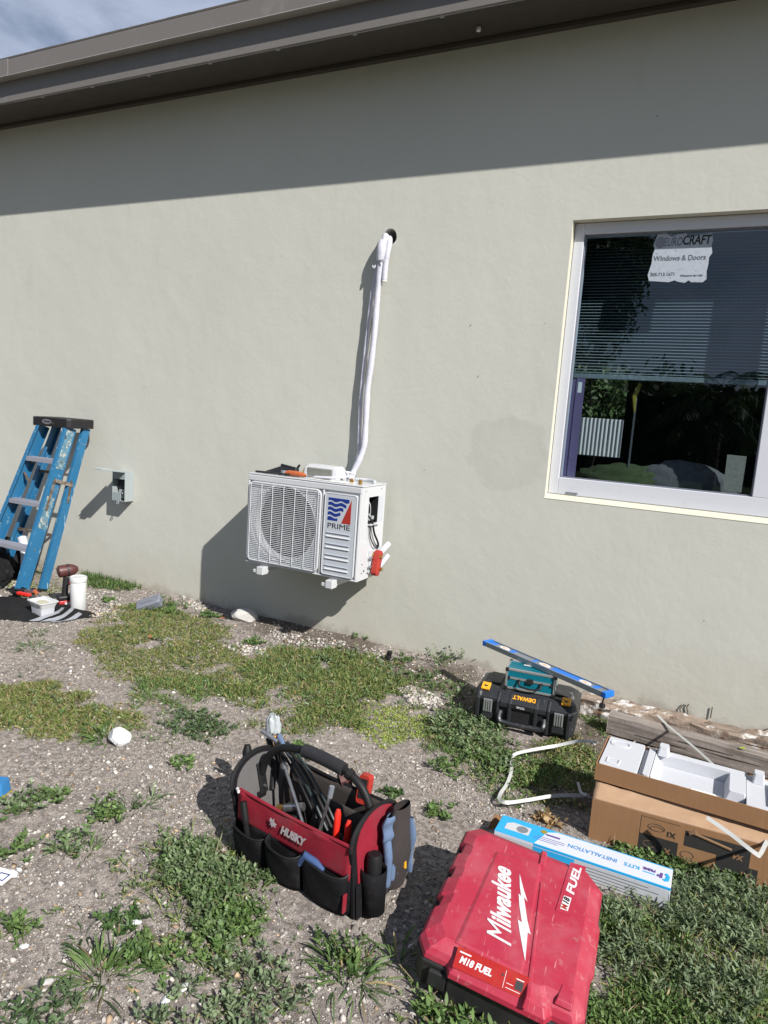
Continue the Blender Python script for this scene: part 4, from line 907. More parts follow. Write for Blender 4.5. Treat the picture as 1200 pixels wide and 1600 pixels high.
part('seam', 'kit_grey', AC, lambda b: b.box(AWd, AWd+.0012, .028, .0295, .0, AH).box(AWd, AWd+.0012, .03, .28, .200, .2012).box(AWd, AWd+.0012, .03, .28, .24, .2412))
part('valve', 'brass', AC, lambda b: b.tube([(AWd, .16, .13), (AWd+.035, .16, .13)], .012, 10).tube([(AWd, .15, .06), (AWd+.035, .15, .06)], .010, 10), smooth=True)
part('valve_plate', 'ac_white', AC, lambda b: b.box(AWd, AWd+.010, .12, .20, .03, .16), bevel=.001)
# red rubber pipe-cutter/clamp hanging on the valves
RC = thing('red_flaring_tool', 'red bar tool with brass nuts hooked on the right side of the condenser', 'tool', (A0.x+AWd+.04, A0.y+.16, A0.z+.10))
part('bar', 'red_print', RC, lambda b: b.loft([(rrect(-.026, .026, -.085, .062, .024), -.016), (rrect(-.026, .026, -.085, .062, .024), .014), (rrect(-.02, .02, -.079, .056, .018), .018)], Matrix.Rotation(R(90), 4, 'Z') @ Matrix.Rotation(R(90), 4, 'X') @ Matrix.Rotation(R(-14), 4, 'Z')), smooth=True)
part('nut', 'brass', RC, lambda b: b.tube([(.018, -.008, .03), (.03, -.008, .03)], .009, 6))
part('nut', 'brass', RC, lambda b: b.tube([(.018, .004, -.045), (.03, .004, -.045)], .011, 6))
part('bolt', 'steel', RC, lambda b: b.tube([(-.02, -.03, .02), (-.02, -.05, .02)], .008, 8).tube([(-.02, -.028, -.03), (-.02, -.05, -.03)], .008, 8))
# insulated stubs going behind the unit at the lower right
SP = thing('pipe_stub', 'two short white insulated pipes behind the lower right of the condenser', 'pipe', (A0.x+AWd+.06, -.1, .63))
q1 = W(592, 866, .16); q2 = W(607, 850, .06); q3 = W(592, 886, .14); q4 = W(606, 868, .05)
part('insulation', 'foam_pipe', SP, lambda b: b.tube([q1+Vector((-.06, -.02, -.05)), q1, q2], .017, 12), world=True, smooth=True)
part('insulation', 'foam_pipe', SP, lambda b: b.tube([q3+Vector((-.06, -.02, -.05)), q3, q4], .014, 12), world=True, smooth=True)
# brackets
def bracket(x, lab):
    B = thing('wall_bracket', lab, 'bracket', (x, -.2, A0.z), group='brackets under the condenser')
    part('arm', 'ac_white', B, lambda b: b.box(-.016, .016, -.185, .196, -.045, -.012), bevel=.002)
    part('end_plate', 'ac_white', B, lambda b: b.box(-.022, .022, -.205, -.150, -.052, -.006).box(-.05, -.0225, -.200, -.188, -.045, -.025), bevel=.003)
    part('foot', 'ac_white', B, lambda b: b.box(-.028, .030, -.15, -.09, -.0118, -.001), bevel=.002)
    part('bolt', 'steel', B, lambda b: b.tube([(0, -.17, -.07), (0, -.17, .004)], .005, 8))
    part('upright', 'ac_white', B, lambda b: b.box(-.018, .018, .190, .1985, -.05, .30), bevel=.002)
bracket(-2.355, 'white steel bracket arm under the fan end of the condenser')
bracket(-1.885, 'white steel bracket arm under the logo end of the condenser')
# things on top of the unit
zt = A0.z+AH+.009
SC = thing('service_cover', 'white plastic cover with its handle recess painted shade grey lying on top of the condenser', 'cover', (-2.10, -.16, zt))
def hood(b):
    b.loft([(rrect(-.125, .125, -.055, .055, .02), 0), (rrect(-.12, .12, -.05, .055, .02), .05), (rrect(-.10, .10, -.035, .05, .02), .072)])
part('shell', 'ac_white', SC, hood, smooth=30)
M['recess'] = mat('recess_shade_grey', (.19, .195, .175), .6)  # grey tone stands in for the shade inside the handle opening
part('recess', 'recess', SC, lambda b: b.loft([(rrect(-.085, .085, .010, .056, .006), 0), (rrect(-.078, .078, .010, .052, .006), .0035)], frame((0, -.0535, 0), (1, 0, 0), (0, 0, 1))))
def wpaper(name, lab, pts_, mt, z):
    o = MB().loft([(pts_, z), (pts_, z+.0015)]).build(name, mt, None); return tag(o, lab, 'sheet')
a1 = [(-2.14, -.32), (-1.86, -.33), (-1.83, -.27), (-1.98, -.24), (-2.12, -.26)]
wpaper('white_sheet', 'crumpled white plastic sheet on the condenser top by the pipes', a1, 'paper', zt+.001)
o = part('wire_bundle', 'foam_pipe', None, lambda b: b.tube(spline([(-2.08, -.30, zt+.012), (-1.98, -.28, zt+.018), (-1.9, -.24, zt+.03), (-1.93, -.2, zt+.05), (-1.88, -.18, zt+.04)]), .007, 8), smooth=True); tag(o, 'loose white cable end on the condenser top', 'cable')
for i, dx in enumerate((0, .055)):
    o = part('brass_nut', 'brass', None, lambda b: b.tube([(-1.855+dx, -.27, zt), (-1.855+dx, -.27, zt+.018)], .013, 6).tube([(-1.855+dx, -.27, zt+.018), (-1.855+dx, -.27, zt+.026)], .008, 10)); tag(o, ('brass flare nut nearer the pipes on the condenser top', 'brass flare nut nearer the right end of the condenser top')[i], 'nut', 'brass nuts on the condenser')
o = part('cable_conduit', 'kit_grey', None, lambda b: b.tube(spline([(-1.90, -.14, zt+.010), (-1.82, -.13, zt+.012), (-1.765, -.16, zt+.010)]), .009, 8), smooth=True); tag(o, 'short grey conduit along the back right of the condenser top', 'conduit')
TT = thing('open_pliers', 'black angular tool lying open on the left of the condenser top', 'tool', (-2.34, -.26, zt))
part('jaw', 'dark', TT, lambda b: b.loft([([(-.13, -.02), (.02, .0), (.10, .01), (.10, .05), (-.02, .06)], 0), ([(-.02, .02), (.02, .02), (.09, .02), (.10, .04), (-.0, .06)], .045)]), bevel=.003)
part('arm', 'dark', TT, lambda b: b.bar((-.14, -.05, .006), (.10, -.05, .010), .02, .010).bar((-.02, .03, .05), (.10, .03, .035), .012, .02).bar((.09, .03, .035), (.11, .03, .065), .01, .012), bevel=.002)
part('pivot', 'level_grey', TT, lambda b: b.tube([(.05, -.04, .0), (.05, -.04, .028)], .018, 12))
OT = thing('orange_tool', 'orange handled tool beside the white cover on the condenser top', 'tool', (-2.20, -.30, zt))
part('handle', 'orange', OT, lambda b: b.tube([(-.09, 0, .014), (-.05, 0, .018), (.02, 0, .018), (.06, 0, .013)], [.010, .016, .015, .010], 10), smooth=True)
part('blade', 'steel', OT, lambda b: b.bar((.06, 0, .012), (.22, .01, .006), .018, .004))
part('clip', 'brass', OT, lambda b: b.bar((.03, .01, .01), (.035, .015, .045), .01, .006))
# ------------------------------------------------------------ line set
LS = thing('line_set', 'pair of white wrapped refrigerant pipes running from the wall hole down to the condenser', 'pipe', (-1.9, -.05, 1.0))
A1 = [((603, 368), .01), ((600, 380), .04), ((596.5, 400), .05), ((594, 416), .05), ((589.5, 465), .045), ((585, 520), .05), ((579.5, 570), .05), ((574, 612), .05), ((571.5, 660), .052), ((569, 695), .055), ((562, 717), .062), ((552, 738), .075), ((548, 750), .10)]
A2 = [((591, 418), .03), ((583.5, 448), .026), ((579.5, 475), .024), ((576, 505), .024), ((570.5, 555), .026), ((565.5, 605), .028), ((563, 640), .030), ((561.5, 690), .036), ((562, 706), .045), ((555, 728), .058), ((548, 744), .07)]
part('pipe', 'foam_pipe', LS, lambda b: b.tube(spline([W(*p, d) for p, d in A1], 5), [.0175+.0012*math.sin(i*.9)+.0008*math.sin(i*2.3) for i in range(61)], 14), world=True, smooth=True)
part('pipe', 'foam_pipe', LS, lambda b: b.tube(spline([W(*p, d) for p, d in A2], 5), [.0128+.0008*math.sin(i*1.1) for i in range(51)], 12), world=True, smooth=True)
S1 = [((603, 376), -.03), ((599, 379), .020), ((597.5, 388), .045), ((596, 400), .05), ((594.5, 409), .05)]
part('sleeve', 'foam_pipe', LS, lambda b: b.tube(spline([W(*p, d) for p, d in S1], 4), [.018, .020, .022, .024, .026, .028, .029, .0300, .0305, .030, .0295, .029, .028, .027, .026, .025, .023], 16), world=True, smooth=True)
S2 = [((609, 372), -.03), ((608.5, 380), .028), ((605.5, 395), .045), ((602.5, 412), .045), ((600.5, 437), .045)]
part('drain_stub', 'foam_pipe', LS, lambda b: b.tube(spline([W(*p, d) for p, d in S2], 4), .0165, 12), world=True, smooth=True)
part('stub_end', 'paper', LS, lambda b: b.tube([W(600.5, 437, .045), W(600.3, 440, .045)], .0145, 12), world=True, smooth=True)
part('tie_wrap', 'kit_grey', LS, lambda b: b.tube([W(591, 406.5, .07), W(600, 406, .083)], .004, 6), world=True)
part('wire_end', 'cable', LS, lambda b: b.tube([W(597, 436, .04), W(597, 448, .035)], .0016, 5), world=True)
part('spare_wire', 'foam_pipe', LS, lambda b: b.tube(spline([W(589, 410, .05), W(586, 416, .06), W(584, 419, .06), W(582.5, 415, .05)]), .005, 6), world=True, smooth=True)
# ------------------------------------------------------------ electrical box
EB = thing('disconnect_box', 'small grey electrical disconnect box on the wall with its lid flipped up', 'electrical box', (-3.845, 0, .655))
hw, hd, hh = .062, .082, .208
part('enclosure', 'elec', EB, lambda b: b.box(-hw, -hw+.003, -hd, -.001, 0, hh).box(hw-.003, hw, -hd, -.001, 0, hh).box(-hw+.003, hw-.003, -hd, -.001, 0, .003).box(-hw+.003, hw-.003, -hd, -.001, hh-.003, hh).box(-hw+.003, hw-.003, -.006, -.001, .003, hh-.003).box(-hw+.003, hw-.003, -hd, -hd+.003, hh-.05, hh-.003).box(-hw+.003, hw-.04, -hd+.001, -hd+.004, .003, .06), bevel=.0012)
part('fuse_block', 'elec_in', EB, lambda b: b.box(-.03, .03, -.05, -.01, .02, .08).box(-.02, .0, -.06, -.05, .03, .06).box(.01, .025, -.065, -.05, .05, .062), bevel=.002)
part('terminal_cover', 'dark', EB, lambda b: b.box(-.045, .045, -.045, -.01, .085, .15), bevel=.003)
part('wire', 'rub_black', EB, lambda b: b.tube(spline([(.01, -.05, .07), (.0, -.07, .04), (.02, -.06, .015), (.03, -.02, .01)]), .004, 6), smooth=True)
lidT = frame((0, -hd, hh+.002), (1, 0, 0), (0, -.98, .12))
part('lid', 'elec', EB, lambda b: b.box(-hw-.003, hw+.003, .0, .165, 0, .0018, lidT).box(-hw-.003, -hw-.001, .0, .15, -.014, -.0002, lidT).box(hw+.001, hw+.003, .0, .15, -.014, -.0002, lidT).box(-.03, .03, .1655, .178, -.006, .0015, lidT), bevel=.0008)
part('hasp', 'elec', EB, lambda b: b.tube([(.0, -hd-.002, -.0), (-.012, -hd-.006, -.012), (0, -hd-.008, -.022), (.012, -hd-.006, -.012), (.0, -hd-.002, 0)], .003, 6), smooth=True)

# ------------------------------------------------------------ ladder
LD = thing('stepladder', 'folded blue fibreglass stepladder with black cap leaning on the wall', 'ladder', (-4.35, -.55, 0))
# rails in world space, top and foot points of front rails (f) and rear rails (r)
RFt, RFb = Vector((-4.135, -.245, 1.15)), Vector((-4.175, -.600, .02))
LFt, LFb = Vector((-4.435, -.245, 1.15)), Vector((-4.640, -.600, .02))
RRt, RRb = Vector((-4.125, -.120, 1.15)), Vector((-4.140, -.455, .03))
LRt, LRb = Vector((-4.445, -.120, 1.15)), Vector((-4.610, -.455, .03))
def channel(b, t, f, depth, side, fl, th=.004):
    d = (f-t).normalized(); n = Vector((1, 0, 0)); n = (n-d*n.dot(d)).normalized(); w = d.cross(n).normalized()   # w: across the web
    if w.y > 0: w = -w
    L = (f-t).length; s = side
    def slab(o0, o1, a0, a1):
        vs = []
        for k in (0, L):
            for (o_, a_) in ((o0, a0), (o1, a0), (o1, a1), (o0, a1)): vs.append(t+d*k+n*o_+w*a_)
        b.add(vs, [(0, 1, 2, 3), (7, 6, 5, 4), (0, 4, 5, 1), (1, 5, 6, 2), (2, 6, 7, 3), (3, 7, 4, 0)])
    slab(0, th*s, -depth/2, depth/2)                      # web
    slab(-fl*s, 0, depth/2-th, depth/2); slab(-fl*s, 0, -depth/2, -depth/2+th)
    return d, n, w, L
for t_, f_, s in ((RFt, RFb, 1), (LFt, LFb, -1)):
    part('front_rail', 'fibreglass', LD, lambda b: channel(b, t_, f_, .088, s, .030), world=True, bevel=.0012)
for t_, f_, s in ((RRt, RRb, 1), (LRt, LRb, -1)):
    part('rear_rail', 'fibreglass', LD, lambda b: channel(b, t_, f_, .058, s, .026), world=True, bevel=.0012)
# worn decal strips on the outer web of the right front rail
d_ = (RFb-RFt).normalized(); w_ = d_.cross(Vector((1, 0, 0))).normalized(); w_ = -w_ if w_.y > 0 else w_
for k0, k1 in ((.02, .30), (.50, .73)):
    part('worn_decal', 'fibre_worn', LD, lambda b: b.bar(RFt+d_*k0+Vector((.0052, 0, 0)), RFt+d_*k1+Vector((.0052, 0, 0)), .0012, .060, w_), world=True)
Td = frame(RFt+d_*.98+Vector((.0062, 0, 0)), -d_, (0, .95, -.1))
part('lettering', 'white_print', LD, lambda b: text(b, 'LADDER', .045, Td, shear=.3, width=.17), world=True) if False else None
for k, (zz, bk) in enumerate(((.925, 0), (.625, 0), (.325, 0))):
    f = (1.15-zz)/1.13; pr = RFt.lerp(RFb, f); pl_ = LFt.lerp(LFb, f)
    b = MB(); y0, y1 = pr.y-.046, pr.y+.036
    b.box(pl_.x+.002, pr.x-.002, y0, y1, zz-.004, zz).box(pl_.x+.002, pr.x-.002, y0, y0+.004, zz-.028, zz-.004).box(pl_.x+.002, pr.x-.002, y1-.004, y1, zz-.028, zz-.004)
    for q in range(5): b.box(pl_.x+.002, pr.x-.002, y0+.010+q*.014, y0+.014+q*.014, zz, zz+.002)
    b.build('step', 'alu_step', LD, world=True, bevel=.0008)
    for s, x in ((1, pr.x), (-1, pl_.x)):
        part('step_brace', 'rust_steel', LD, lambda b: b.bar((x-s*.004, pr.y+.01, zz-.055), (x-s*.07, pr.y-.0, zz-.012), .014, .003), world=True)
        part('rivet', 'steel', LD, lambda b: b.tube([(x+s*.004, pr.y-.01, zz-.01), (x+s*.008, pr.y-.01, zz-.01)], .006, 8), world=True)
def capb(b):
    po = [(-4.470, -.292), (-4.125, -.292), (-4.105, -.270), (-4.098, -.085), (-4.125, -.062), (-4.455, -.062), (-4.478, -.09), (-4.483, -.27)]
    cx, cy = -4.29, -.177
    s = lambda k: [(cx+(x-cx)*k, cy+(y-cy)*k) for x, y in po]
    b.loft([(s(.985), 1.148), (s(1.0), 1.152), (s(1.0), 1.205), (s(.985), 1.212)])
part('top_cap', 'cap_black', LD, capb, world=True, bevel=.003)
part('cap_tray', 'dark', LD, lambda b: b.box(-4.43, -4.15, -.24, -.12, 1.2125, 1.214), world=True)
lb = MB(); lb.prism([(.05*math.cos(i*.393), .018*math.sin(i*.393)) for i in range(16)], 0, .0006, frame((-4.325, -.2925, 1.182), (1, 0, 0), (0, 0, 1)))
M['cap_logo'] = mat('cap_logo', (.16, .16, .18), .5); lb.build('emblem', 'cap_logo', LD, world=True)
part('emblem_text', 'black_print', LD, lambda b: text(b, 'WERNER', .017, frame((-4.325, -.2936, 1.182), (1, 0, 0), (0, 0, 1)), shear=.2, bold=.0004), world=True)
part('spreader', 'rust_steel', LD, lambda b: b.bar(RFt.lerp(RFb, .33)+Vector((.010, -.01, .01)), RFt.lerp(RFb, .50)+Vector((.010, -.01, .0)), .004, .020, (0, 1, 0)).bar(RRt.lerp(RRb, .33)+Vector((.008, -.02, .0)), RRt.lerp(RRb, .47)+Vector((.008, -.0, 0)), .004, .018, (0, 1, 0)).bar(RFt.lerp(RFb, .33)+Vector((.0135, -.02, .012)), RRt.lerp(RRb, .36)+Vector((.012, .0, .0)), .003, .026, (0, 0, 1)), world=True, bevel=.001)
part('spreader', 'rust_steel', LD, lambda b: b.bar(LFt.lerp(LFb, .30)+Vector((.012, 0, 0)), LFt.lerp(LFb, .36)+Vector((.10, 0, .01)), .004, .016, (0, 1, 0)), world=True)
part('cross_brace', 'rust_steel', LD, lambda b: b.bar(LRt.lerp(LRb, .68)+Vector((0, .0, 0)), RRt.lerp(RRb, .68), .015, .02).bar(LRt.lerp(LRb, .30), RRt.lerp(RRb, .30), .012, .02), world=True)
for f_, nm in ((RFb, 1), (LFb, -1)):
    part('foot', 'rub_black', LD, lambda b: b.box(f_.x-.034*(1 if nm > 0 else 0)-.002, f_.x+.034*(0 if nm > 0 else 1)+.006, f_.y-.045, f_.y+.04, -.01, .035), world=True, bevel=.004)
for f_, nm in ((RRb, 1), (LRb, -1)):
    part('foot', 'rub_black', LD, lambda b: b.box(f_.x-.028, f_.x+.006, f_.y-.026, f_.y+.026, -.005, .03), world=True, bevel=.003) if False else None
part('paint_smear', 'kit_grey', LD, lambda b: b.bar(RRt.lerp(RRb, .10)+Vector((.0056, -.022, .002)), RRt.lerp(RRb, .105)+Vector((.0056, .022, -.002)), .001, .004, (1, 0, 0)), world=True)
# dark bag and bits under the ladder
BB = thing('black_rucksack', 'crumpled black bag slumped on the ground under the ladder', 'bag', (-4.78, -.36, 0))
def lump(cx, cy, cz, rx, ry_, rz, sd, am=.3):
    def f(u, v):
        th = u*2*math.pi; ph = v*math.pi; n = Vector((math.sin(ph)*math.cos(th), math.sin(ph)*math.sin(th), math.cos(ph)))
        k = 1+am*(float(vnoise(n.x*2+n.z, n.y*2-n.z, 1.7, sd))-.5)*2+am*.5*(float(vnoise(n.x*5-n.z, n.y*5+n.z, 2.1, sd+3))-.5)
        return (cx+rx*n.x*k, cy+ry_*n.y*k, max(-.01, cz+rz*n.z*k))
    return lambda b: b.grid(f, 36, 18)
part('body', 'black_cloth', BB, lump(0, 0, .12, .26, .17, .17, 3), smooth=True)
part('flap', 'black_cloth', BB, lump(.18, -.12, .10, .13, .09, .12, 8), smooth=True)
part('strap', 'rub_black', BB, lambda b: ribbon(b, spline([(.1, -.2, .1), (.22, -.26, .03), (.33, -.2, .02), (.28, -.1, .06)]), .03, None, .004))
GT = tag(part('grey_tube', 'kit_grey', None, lambda b: b.tube(spline([(-4.50, -.36, .33), (-4.44, -.38, .25), (-4.38, -.42, .16), (-4.34, -.47, .03)]), .032, 12), smooth=True), 'bent grey hose standing behind the lowest ladder step', 'hose')
# black jacket spread on the ground
def cloth_at(p, h): return p
JK = thing('black_jacket', 'black jacket with grey sleeve stripes spread flat on the soil in front of the ladder', 'jacket', (-3.95, -.80, 0))
jc = Vector((-3.93, -.78, 0)); ja = R(17)
def jk(u, v):
    th = u*2*math.pi; r = v
    rx, ry2 = .47, .215
    k = 1+.06*math.sin(3*th+1)+.04*math.sin(5*th); x = rx*r*k*math.cos(th); y = ry2*r*k*math.sin(th)
    X_ = jc.x+x*math.cos(ja)-y*math.sin(ja); Y_ = jc.y+x*math.sin(ja)+y*math.cos(ja)
    h = .030*(1-r**6)+.022*float(vnoise(X_, Y_, 9, 5))*(1-r**3)+.010*math.sin(X_*22+Y_*30)*(1-r*r)
    return (X_, Y_, gz((X_, Y_))+max(h, -.004 if r > .99 else .004))
part('body', 'black_cloth', JK, lambda b: b.grid(jk, 72, 22), world=True, smooth=True)
def stripe(k):
    def f(u, v):
        s = -.5+k*.0; X_ = -3.64+k*.058+.030*u-.05*(v-.5)**2*4; Y_ = -.905+.23*v+k*.028
        dx, dy = X_-jc.x, Y_-jc.y; x = dx*math.cos(ja)+dy*math.sin(ja); y = -dx*math.sin(ja)+dy*math.cos(ja)
        r = min(1, math.hypot(x/.47, y/.215)); h = .030*(1-r**6)+.022*float(vnoise(X_, Y_, 9, 5))*(1-r**3)+.010*math.sin(X_*22+Y_*30)*(1-r*r)
        return (X_, Y_, gz((X_, Y_))+max(h, .004)+.0045)
    return lambda b: b.grid(f, 4, 16)
for k in range(3): part('stripe', 'grey_stripe', JK, stripe(k), world=True, smooth=True)
zj = .035
JR = thing('white_canister', 'tall white plastic canister with lid standing beside the ladder', 'canister', (-3.625, -.60, .012))
part('body', 'tub', JR, lambda b: b.lathe([(.046, 0), (.0485, .004), (.0485, .188), (.046, .193)], 28), smooth=50)
part('lid', 'tub', JR, lambda b: b.lathe([(.0515, .190), (.0525, .194), (.0525, .218), (.050, .222), (.044, .2225), (.043, .219), (.002, .219)], 28), smooth=50)
ID = thing('impact_driver', 'dark red impact driver standing on its battery behind the white canister', 'power tool', (-3.775, -.575, .005), R(62))
part('battery', 'drill_red', ID, lambda b: b.box(-.045, .055, -.035, .035, 0, .045), bevel=.008)
part('battery_base', 'dark', ID, lambda b: b.box(-.05, .06, -.038, .038, .0455, .075), bevel=.008)
part('label', 'white_print', ID, lambda b: b.box(-.01, .04, -.0358, -.0352, .012, .032))
part('handle', 'dark', ID, lambda b: b.tube([(-.005, 0, .07), (-.002, 0, .12), (.006, 0, .19)], [.021, .019, .022], 12), smooth=True)
part('trigger', 'drill_red', ID, lambda b: b.box(.014, .034, -.008, .008, .14, .18), bevel=.004)
part('body', 'drill_brown', ID, lambda b: b.tube([(-.050, 0, .232), (-.040, 0, .234), (.03, 0, .240), (.05, 0, .243), (.075, 0, .246)], [.026, .040, .041, .034, .016], 16), smooth=40)
part('band', 'dark', ID, lambda b: b.tube([(.008, 0, .238), (.018, 0, .239)], .0422, 16))
TB_ = thing('white_tub', 'open rectangular white tub of putty on a grey container on the black jacket', 'tub', (-3.70, -.80, gz((-3.7, -.8))+.03), R(-8))
part('base', 'kit_grey', TB_, lambda b: b.loft([(rrect(-.06, .06, -.042, .042, .012), 0), (rrect(-.065, .065, -.046, .046, .014), .045)]), smooth=40)
part('tray', 'tub', TB_, lambda b: b.loft([(rrect(-.066, .066, -.046, .046, .014), .046), (rrect(-.078, .078, -.058, .058, .016), .078), (rrect(-.082, .082, -.062, .062, .016), .078), (rrect(-.082, .082, -.062, .062, .016), .083), (rrect(-.070, .070, -.050, .050, .014), .083), (rrect(-.064, .064, -.044, .044, .012), .070)]), smooth=40)
part('putty', 'putty', TB_, lump(0, 0, .070, .045, .026, .007, 5), smooth=True)
RT = thing('red_knife', 'red handled knife at the left edge on the jacket', 'knife', (-4.03, -.66, gz((-4, -.66))+.05), R(5))
part('handle', 'tool_red', RT, lambda b: b.box(-.09, .02, -.014, .014, 0, .02), bevel=.005)
part('blade', 'steel', RT, lambda b: b.box(.021, .10, -.008, .008, .006, .010))
part('blade_mount', 'dark', RT, lambda b: b.box(-.16, -.091, -.01, .01, .004, .016), bevel=.003)
SD = thing('screwdriver', 'orange and black screwdriver lying by the ladder foot', 'screwdriver', (-4.02, -.60, .035), R(-20))
part('handle', 'orange', SD, lambda b: b.tube([(-.10, 0, .016), (-.06, 0, .018), (.0, 0, .014)], [.014, .018, .012], 10), smooth=True)
part('grip', 'dark', SD, lambda b: b.tube([(-.085, 0, .017), (-.045, 0, .018)], .0188, 10), smooth=True)
part('shaft', 'steel', SD, lambda b: b.tube([(0, 0, .014), (.12, 0, .010)], .004, 8))
YC = thing('yellow_nozzle', 'small yellow orange cap on the ground by the ladder foot', 'cap', tuple(G(53, 937, .02)))
part('cap', 'yellow', YC, lambda b: b.lathe([(.012, 0), (.016, .01), (.014, .035), (.006, .05)], 10, Matrix.Rotation(R(70), 4, 'Y')), smooth=True)
PLK = thing('black_pliers', 'black handled pliers lying beside the red knife', 'pliers', (-4.13, -.62, .05), R(10))
part('handle', 'rub_black', PLK, lambda b: b.tube(spline([(-.12, -.02, 0), (-.05, -.03, .01), (.02, 0, .01)]), .009, 8), smooth=True)
part('handle', 'rub_black', PLK, lambda b: b.tube(spline([(-.12, .03, 0), (-.05, .03, .01), (.02, 0, .012)]), .009, 8), smooth=True)
part('jaw', 'steel', PLK, lambda b: b.loft([([(.02, -.014), (.08, -.005), (.08, .005), (.02, .014)], 0), ([(.02, -.012), (.078, -.004), (.078, .004), (.02, .012)], .016)]))
# grey plastic cover
g0 = G(234, 952)
GC = thing('grey_cover', 'grey plastic box cover lying tilted in the weeds near the wall', 'cover', (g0.x, g0.y-.01, .045), (R(24), R(-22), R(30)))
part('shell', 'grey_plastic', GC, lambda b: b.loft([(rrect(-.085, .085, -.04, .045, .012), -.03), (rrect(-.085, .085, -.04, .045, .012), .012), (rrect(-.075, .075, -.032, .037, .01), .022)]), smooth=35)
part('rib', 'grey_plastic', GC, lambda b: b.box(-.05, .04, -.012, .012, .0225, .027), bevel=.002)
part('lip', 'grey_plastic', GC, lambda b: b.box(-.092, -.086, -.035, .03, -.03, .0), bevel=.002)
def rock(name, lab, cat, c, r, mt, seed, rot=0, cut=.55):
    bm = bmesh.new(); bmesh.ops.create_icosphere(bm, subdivisions=4, radius=1); rr = random.Random(seed)
    pl = [(Vector((rr.gauss(0, 1), rr.gauss(0, 1), rr.gauss(0, .8))).normalized(), cut+rr.random()*.3) for _ in range(11)]
    for v in bm.verts:
        p = v.co.copy()
        for n, d in pl:
            e = p.dot(n)-d
            if e > 0: p -= n*e
        k = 1+.05*(float(vnoise(p.x*4+p.z*3, p.y*4-p.z*2, 2., seed))-.5)
        v.co = Vector((p.x*r[0]*k, p.y*r[1]*k, p.z*r[2]*k))
    me = bpy.data.meshes.new(name); bm.to_mesh(me); bm.free(); me.materials.append(M[mt])
    o = bpy.data.objects.new(name, me); col.objects.link(o); o.location = c; o.rotation_euler = (0, .1, rot); return tag(o, lab, cat)
p = G(381, 971); rock('stone', 'squared pale grey stone lying at the wall foot below the condenser', 'stone', (p.x, p.y, .035), (.095, .065, .058), 'stone', 4, R(15), .62)
p = G(187, 1160); rock('white_rock', 'small bright white rock on the soil beside a grass tuft', 'rock', (p.x, p.y, .022), (.050, .040, .040), 'chalk', 8, .3, .7)
for i, (x, y, r, lab) in enumerate(((20, 1371, .016, 'pale chip beside the white card at the left edge'), (212, 1452, .012, 'long white chip on the left foreground gravel'), (260, 1568, .014, 'flat white shell at the bottom edge left of centre'), (235, 1200, .012, 'white shell chip on bare soil above the tool bag shadow'), (38, 1482, .011, 'white chip by the lower left weed'), (190, 1487, .014, 'cream stone above the large blade leaved tuft'), (110, 1050, .010, 'white pebble on bare soil between the two left turf patches'), (30, 1365, .008, 'tiny chip right of its larger neighbour near the white card'), (74, 1540, .011, 'tan pebble left of the large blade leaved tuft'), (288, 1550, .012, 'pale pebble by the bottom weeds'))):
    p = G(x, y); rock('shell_chip', lab, 'chip', (p.x, p.y, gz(p)+.004), (r*1.3, r*.8, r*.5), 'chalk' if i not in (5, 8) else 'stone', 20+i, i*.9, .7)
BS = thing('black_stub', 'small black plastic stub poking from the soil near the wall', 'stub', tuple(G(606, 1036)))
part('post', 'dark', BS, lambda b: b.lathe([(.012, -.01), (.012, .03), (.02, .032), (.02, .045), (.010, .05)], 10), smooth=40)
part('knob', 'dark', BS, lambda b: b.lathe([(.010, .048), (.016, .056), (.015, .072), (.003, .077)], 10, Matrix.Translation((.006, 0, 0))), smooth=True)
p = G(-4, 1240); BSc = thing('blue_scrap', 'blue piece with a yellow rim cut off by the left edge', 'scrap', (p.x, p.y, .0), R(20))
part('body', 'blue_scrap', BSc, lambda b: b.loft([(rrect(-.06, .035, -.03, .03, .01), .006), (rrect(-.06, .03, -.026, .026, .01), .05)]), smooth=40)
part('rim', 'yellow', BSc, lambda b: b.loft([(rrect(-.062, .039, -.034, .034, .012), -.002), (rrect(-.062, .037, -.032, .032, .012), .0055)]))
p = G(-12, 1374); WC = thing('white_card', 'white card with a dark blue printed square at the left edge', 'card', (p.x, p.y, gz(p)+.008), R(12))
part('card', 'paper', WC, lambda b: b.box(-.05, .06, -.03, .03, 0, .002))
part('printed_square', 'blue_print', WC, lambda b: b.box(.018, .05, -.016, -.012, .0021, .0025).box(.018, .05, .010, .014, .0021, .0025).box(.018, .022, -.012, .010, .0021, .0025).box(.046, .05, -.012, .010, .0021, .0025))

# ------------------------------------------------------------ black stacking toolbox, teal case, level
DW = thing('black_toolbox', 'black rugged toolbox with yellow corner tabs standing against the wall', 'toolbox', (-.712, -.462, .006), R(6))
w2, d2, H_ = .238, .150, .165
ol = lambda x, y, c: [(-x+c, -y), (x-c, -y), (x, -y+c), (x, y-c), (x-c, y), (-x+c, y), (-x, y-c), (-x, -y+c)]
part('base', 'dw_black', DW, lambda b: b.loft([(ol(w2-.016, d2-.014, .02), 0), (ol(w2-.004, d2-.008, .022), .012), (ol(w2-.002, d2-.006, .022), .104)]), bevel=.003)
part('lid', 'dw_black', DW, lambda b: b.loft([(ol(w2, d2, .024), .1045), (ol(w2, d2, .024), .125), (ol(w2-.014, d2-.038, .03), .152), (ol(w2-.03, d2-.052, .03), .160)]), bevel=.003)
part('lid_plate', 'dw_black', DW, lambda b: b.box(-.10, .10, -.075, .075, .1603, .166).box(-.19, -.125, -.06, .08, .1603, .168).box(.125, .19, -.06, .08, .1603, .168), bevel=.004)
